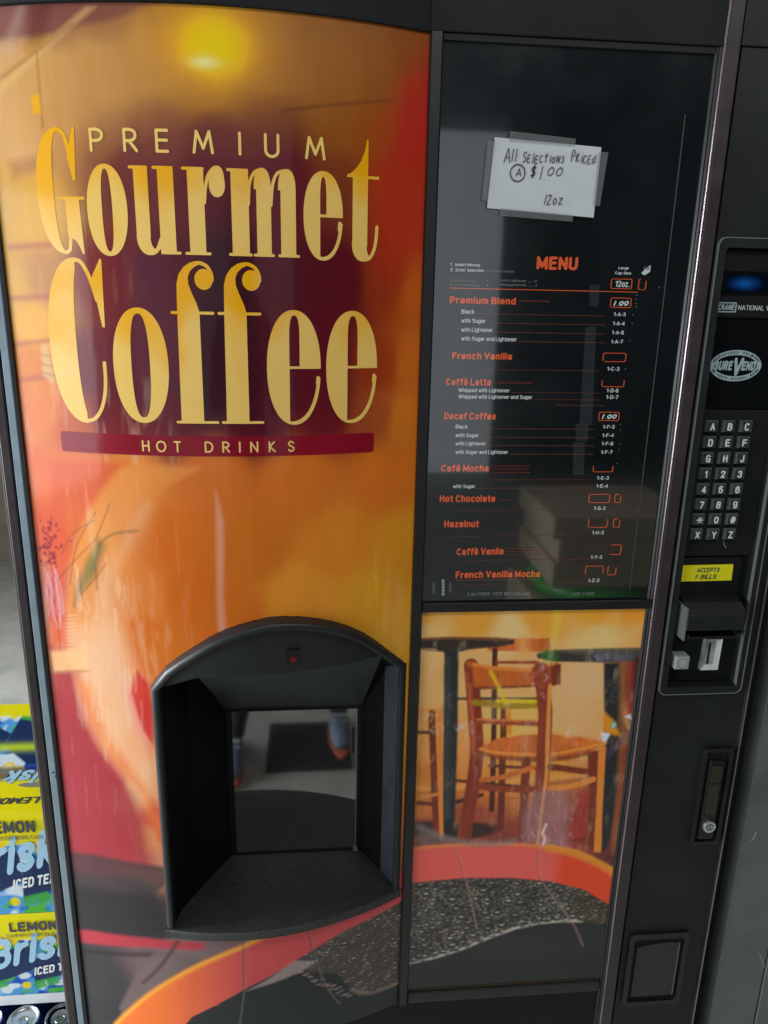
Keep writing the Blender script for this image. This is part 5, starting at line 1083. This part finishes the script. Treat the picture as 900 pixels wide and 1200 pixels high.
cB = carton(zb0, zm, 'lower lemon iced tea carton under the top one, left of the machine', xs2, 44, False)
# words on the top face
M['carton_navy'] = mat('navy_ink', (0.02, 0.05, 0.2), .4)
def toptext(s, xa, xb, yb_, cap, m, rot):
    v, f_ = text_mesh(s, 0, 0, abs(xb-xa), cap, 0, .02, .15); o = []
    for p in v: o.append((xa-p[0], yb_-p[2], zt+.7) if rot else (xa+p[0], yb_+p[2], zt+.7))
    build('carton_lettering', o, f_, m, cA)
toptext('LEMON', -530, -620, BY+40, 20, M['pen'], True); toptext('36', -610, -655, BY+CDEP-24, 26, M['carton_navy'], True); toptext('12 FL', -542, -580, BY+CDEP-26, 14, M['pen'], True)
toptext('Brisk', -500, -620, BY+130, 46, M['ink_carton'], True)
# tray of cans beneath
TR = empty('can_tray', (-660, BY+120, FLOOR), 'cardboard tray stack holding blue drink cans at the bottom left corner', 'tray')
lidz = bx(20, 1166)[1]-26
MB().box(-900, -446, BY-75, BY+330, FLOOR+2, lidz-122).make('tray_base', M['cardboard'], TR)
MB().box(-898, -448, BY-73, BY-70, lidz-122, lidz-80).make('tray_wall', M['cardboard'], TR)
def make_can(x, y, z):
    c = empty('drink_can', (x, y, z), 'blue drink can with silver lid in the tray below the cartons', 'can', 'blue drink cans in the tray')
    v, f_ = lathe([(0, -122), (26, -122), (33, -112), (36, -106), (36, -20), (34, -12), (30, -3)], 24, x, y, z); build('can_body', v, f_, M['can_blue'], c, smooth=True)
    v, f_ = lathe([(30, -3), (30.4, 0), (29, .6), (27.4, -.4), (26.4, -5), (20, -5), (0, -4.6)], 28, x, y, z); build('lid', v, f_, M['alu'], c, smooth=True)
    v, f_ = lathe([(11, -4.4), (11.6, -3.6), (8, -3.2), (7.4, -4.4)], 16, x, y-3, z); build('pull_tab', v, f_, M['alu'], c, smooth=True)
    return c
can0 = make_can(-588, BY-32, lidz)
def copy_tree(o, dx, dy):
    c = o.copy(); C.objects.link(c); c.location = o.location+Vector((dx*U, dy*U, 0))
    for ch in o.children:
        k = ch.copy(); C.objects.link(k); k.parent = c
    return c
for i in range(-1, 5):
    for j in range(2):
        if i == 0 and j == 0: continue
        if -588-73*i > -480 or -588-73*i < -860: continue
        copy_tree(can0, -73*i, 73*j)
c_ = copy_tree(can0, 73, 0)
MB().box(-870, -446, BY, BY+320, lidz+1, zb0-.5).make('cardboard_sheet', M['ink_carton2'], label='white cardboard sheet between the cans and the lemon cartons', cat='cardboard')

cans = [o for o in bpy.data.objects if o.parent is None and o.get('category') == 'can']
cans.sort(key=lambda o: (round(o.location.y, 3), -o.location.x)); rank = {0: 'front row', 1: 'back row'}; ys = sorted({round(o.location.y, 3) for o in cans})
words = ['nearest the machine', 'second from the machine', 'third from the machine', 'fourth from the machine', 'fifth from the machine', 'sixth from the machine']
for yi, y in enumerate(ys):
    for k, o in enumerate([c for c in cans if round(c.location.y, 3) == y]): o['label'] = 'blue drink can with silver lid, %s of the tray, %s' % (rank[yi], words[k])
# ================================================================== things in the room before the machine (seen in the glossy panels)
M['rubber'] = mat('black_rubber', (0.008, 0.008, 0.009), 0.7, bump=.3, bscale=200)
MB().box(-178, 142, -1500, -1180, FLOOR+.5, FLOOR+14).make('floor_mat', M['rubber'], bevel=4, label='black rubber mat on the floor, mirrored in the cup station window', cat='mat')
bs = empty('cardboard_box', (1070, -1520, FLOOR), 'large brown cardboard box under the green bag, mirrored in the menu glass', 'box')
MB().box(790, 1350, -1760, -1300, FLOOR, -1060).make('box_body', M['cardboard'], bs, bevel=3); MB().box(1050, 1090, -1764, -1298, -1200, -1059).make('packing_tape', M['tape_old'], bs)
v, f_ = lathe([(0, 0), (230, 4), (262, 34), (240, 66), (150, 84), (0, 90)], 28, 1070, -1520, -1060)
rb = random.Random(3); v = [(x+rb.uniform(-9, 9), y+rb.uniform(-9, 9), z+(rb.uniform(-6, 6) if z > -1056 else 0)) for x, y, z in v]
build('plastic_bag', v, f_, M['green_bag'], loc=(1070, -1520, -1060), smooth=True, label='crumpled green plastic bag lying on the large cardboard box', cat='bag')
zz0 = -975
for k, (dx, h, lb) in enumerate(((0, 92, 'lowest flat brown carton on the green bag'), (14, 84, 'middle flat brown carton of the pile mirrored in the menu'), (-10, 78, 'topmost flat brown carton of the pile mirrored in the menu'))):
    b0 = empty('cardboard_box', (1070+dx, -1520, zz0), lb, 'box', 'flat cartons piled on the green bag')
    MB().box(820+dx, 1320+dx, -1740, -1300, zz0, zz0+h-2).make('box_body', M['cardboard'], b0, bevel=2); MB().box(825+dx, 1315+dx, -1745, -1296, zz0+h-14, zz0+h-1).make('box_lid', M['cardboard'], b0, bevel=1); zz0 += h

# ================================================================== the person taking the picture (mirrored in the panels)
M['skin'] = mat('skin', (0.45, 0.25, 0.17), 0.5, vary=.08); M['trousers'] = mat('dark_trousers', (0.03, 0.033, 0.04), 0.8, vary=.2); M['shirt'] = mat('dark_shirt', (0.02, 0.022, 0.028), 0.85, vary=.2)
M['hair'] = mat('brown_hair', (0.04, 0.025, 0.015), 0.6); M['shoe'] = mat('grey_blue_shoe', (0.16, 0.22, 0.30), 0.6, vary=.3, vscale=60); M['sole'] = mat('orange_sole', (0.75, 0.16, 0.07), 0.5); M['lace'] = mat('white_lace', (0.8, 0.82, 0.84), .6)
PB = (-50, -1440, FLOOR)
PE = empty('person', PB, 'person in dark clothes holding up a phone, mirrored in the glossy panels', 'person')
def skinned(name, pts, edges, m, parent, root=0, levels=2, matf=None):
    me = bpy.data.meshes.new('sk'); org = ORI[parent.name]
    me.from_pydata([tuple(Vector(p[:3])) for p in pts], edges, [])
    ob = bpy.data.objects.new('sk', me); C.objects.link(ob); ob.modifiers.new('s', 'SKIN'); sv = me.skin_vertices[0].data
    for i, p in enumerate(pts): sv[i].radius = (p[3], p[4] if len(p) > 4 else p[3]); sv[i].use_root = (i == root)
    sb = ob.modifiers.new('b', 'SUBSURF'); sb.levels = levels; sb.render_levels = levels
    out = bpy.data.meshes.new_from_object(ob.evaluated_get(bpy.context.evaluated_depsgraph_get())); bpy.data.objects.remove(ob)
    out.name = name; out.materials.clear()
    for q in (m if isinstance(m, list) else [m]): out.materials.append(q)
    for p in out.polygons:
        p.use_smooth = True
        if matf: p.material_index = matf(p.center)
    return link(name, out, parent)
g = lambda x, y, z: ((x-PB[0])*U, (y-PB[1])*U, z)        # drawing units in plan, metres in height
P = [(*g(-50, -1470, .95), .15, .11), (*g(-50, -1480, 1.12), .14, .10), (*g(-50, -1470, 1.32), .17, .11), (*g(-50, -1450, 1.46), .09, .08), (*g(-50, -1430, 1.53), .052), (*g(-50, -1400, 1.60), .07, .08), (*g(-50, -1395, 1.70), .078, .095), (*g(-50, -1405, 1.77), .05, .06),
     (*g(-140, -1465, .90), .095), (*g(-210, -1400, .50), .062), (*g(-300, -1310, .10), .040), (*g(-300, -1290, .06), .038),
     (*g(40, -1465, .90), .095), (*g(75, -1470, .50), .062), (*g(100, -1470, .10), .040), (*g(100, -1450, .06), .038),
     (*g(-245, -1450, 1.42), .062), (*g(-290, -1370, 1.22), .045), (*g(-120, -1190, 1.46), .028), (*g(145, -1450, 1.42), .062), (*g(190, -1370, 1.22), .045), (*g(60, -1190, 1.46), .028),
     (*g(-105, -1165, 1.49), .032, .018), (*g(45, -1165, 1.49), .032, .018)]
E_ = [(0, 1), (1, 2), (2, 3), (3, 4), (4, 5), (5, 6), (6, 7), (0, 8), (8, 9), (9, 10), (10, 11), (0, 12), (12, 13), (13, 14), (14, 15), (3, 16), (16, 17), (17, 18), (3, 19), (19, 20), (20, 21), (18, 22), (21, 23)]
ptsF = list(P); edF = list(E_)
for hand, sx_ in ((22, 1), (23, -1)):
    hx, hy_, hz = P[hand][:3]
    for k in range(4):
        b0 = len(ptsF); ln = (.030, .034, .032, .026)[k]; dz_ = .028-.019*k
        ptsF += [(hx+.012*sx_, hy_+.012, hz+dz_, .0085), (hx+.030*sx_, hy_+.030, hz+dz_+.004, .008), (hx+(.030+ln*.6)*sx_, hy_+.022, hz+dz_+.004, .0065)]; edF += [(hand, b0), (b0, b0+1), (b0+1, b0+2)]
    b0 = len(ptsF); ptsF += [(hx+.006*sx_, hy_-.016, hz+.02, .010), (hx+.026*sx_, hy_-.020, hz+.045, .0085)]; edF += [(hand, b0), (b0, b0+1)]
def mf(c):
    if c.z < .98: return 1
    wrist = c.y > (-1215-PB[1])*U and c.z > 1.3
    return 0 if (c.z > 1.51 or wrist) else 2
skinned('body', ptsF, edF, [M['skin'], M['trousers'], M['shirt']], PE, 0, 2, mf)
skinned('hair', [(*g(-50, -1415, 1.72), .084, .095), (*g(-50, -1425, 1.79), .06, .07), (*g(-50, -1450, 1.66), .06, .05)], [(0, 1), (0, 2)], M['hair'], PE)
skinned('nose', [(*g(-50, -1290, 1.655), .012), (*g(-50, -1296, 1.68), .008)], [(0, 1)], M['skin'], PE, levels=1)
for dx in (-36, 36): skinned('eye', [(*g(-50+dx, -1302, 1.69), .010), (*g(-50+dx, -1304, 1.694), .009)], [(0, 1)], M['hair'], PE, levels=1)
for dx in (-88, 88): skinned('ear', [(*g(-50+dx, -1400, 1.70), .010, .018), (*g(-50+dx, -1402, 1.66), .008, .014)], [(0, 1)], M['skin'], PE, levels=1)
for fx_, fy in ((-300, -1290), (100, -1450)):
    sh_ = skinned('shoe', [(*g(fx_, fy-30, .055), .036), (*g(fx_, fy+40, .058), .038, .038), (*g(fx_+6, fy+120, .045), .040, .028), (*g(fx_+12, fy+185, .038), .030, .020)], [(0, 1), (1, 2), (2, 3)], M['shoe'], PE, 0)
    sp = disc(fx_, 0, 50, 1, 24); v = []
    for q in range(24):
        a = 2*math.pi*q/24; v.append((fx_+43*math.cos(a)*(1 if math.sin(a) < .3 else .92)+8*math.sin(a), fy+65+150*math.sin(a)))
    vv = [(x, y, FLOOR+1) for x, y in v]+[(x, y, FLOOR+24) for x, y in v]
    build('sole', vv, [tuple(range(23, -1, -1)), tuple(range(24, 48))]+[(q, (q+1) % 24, 24+(q+1) % 24, 24+q) for q in range(24)], M['sole'], sh_)
    for q in range(4): MB().box(fx_-26, fx_+26, fy+45+q*24, fy+53+q*24, FLOOR+98-q*12, FLOOR+104-q*12).make('lace', M['lace'], sh_)
PH = empty('phone', (-30, -1140, -60), 'black phone held up by the person in front of the machine', 'phone')
MB().box(-75, 15, -1150, -1141, -95, 92).make('phone_body', M['black_gloss'], PH, bevel=3); MB().box(-70, 10, -1151.5, -1150.2, -88, 85).make('screen', M['deep_black'], PH)
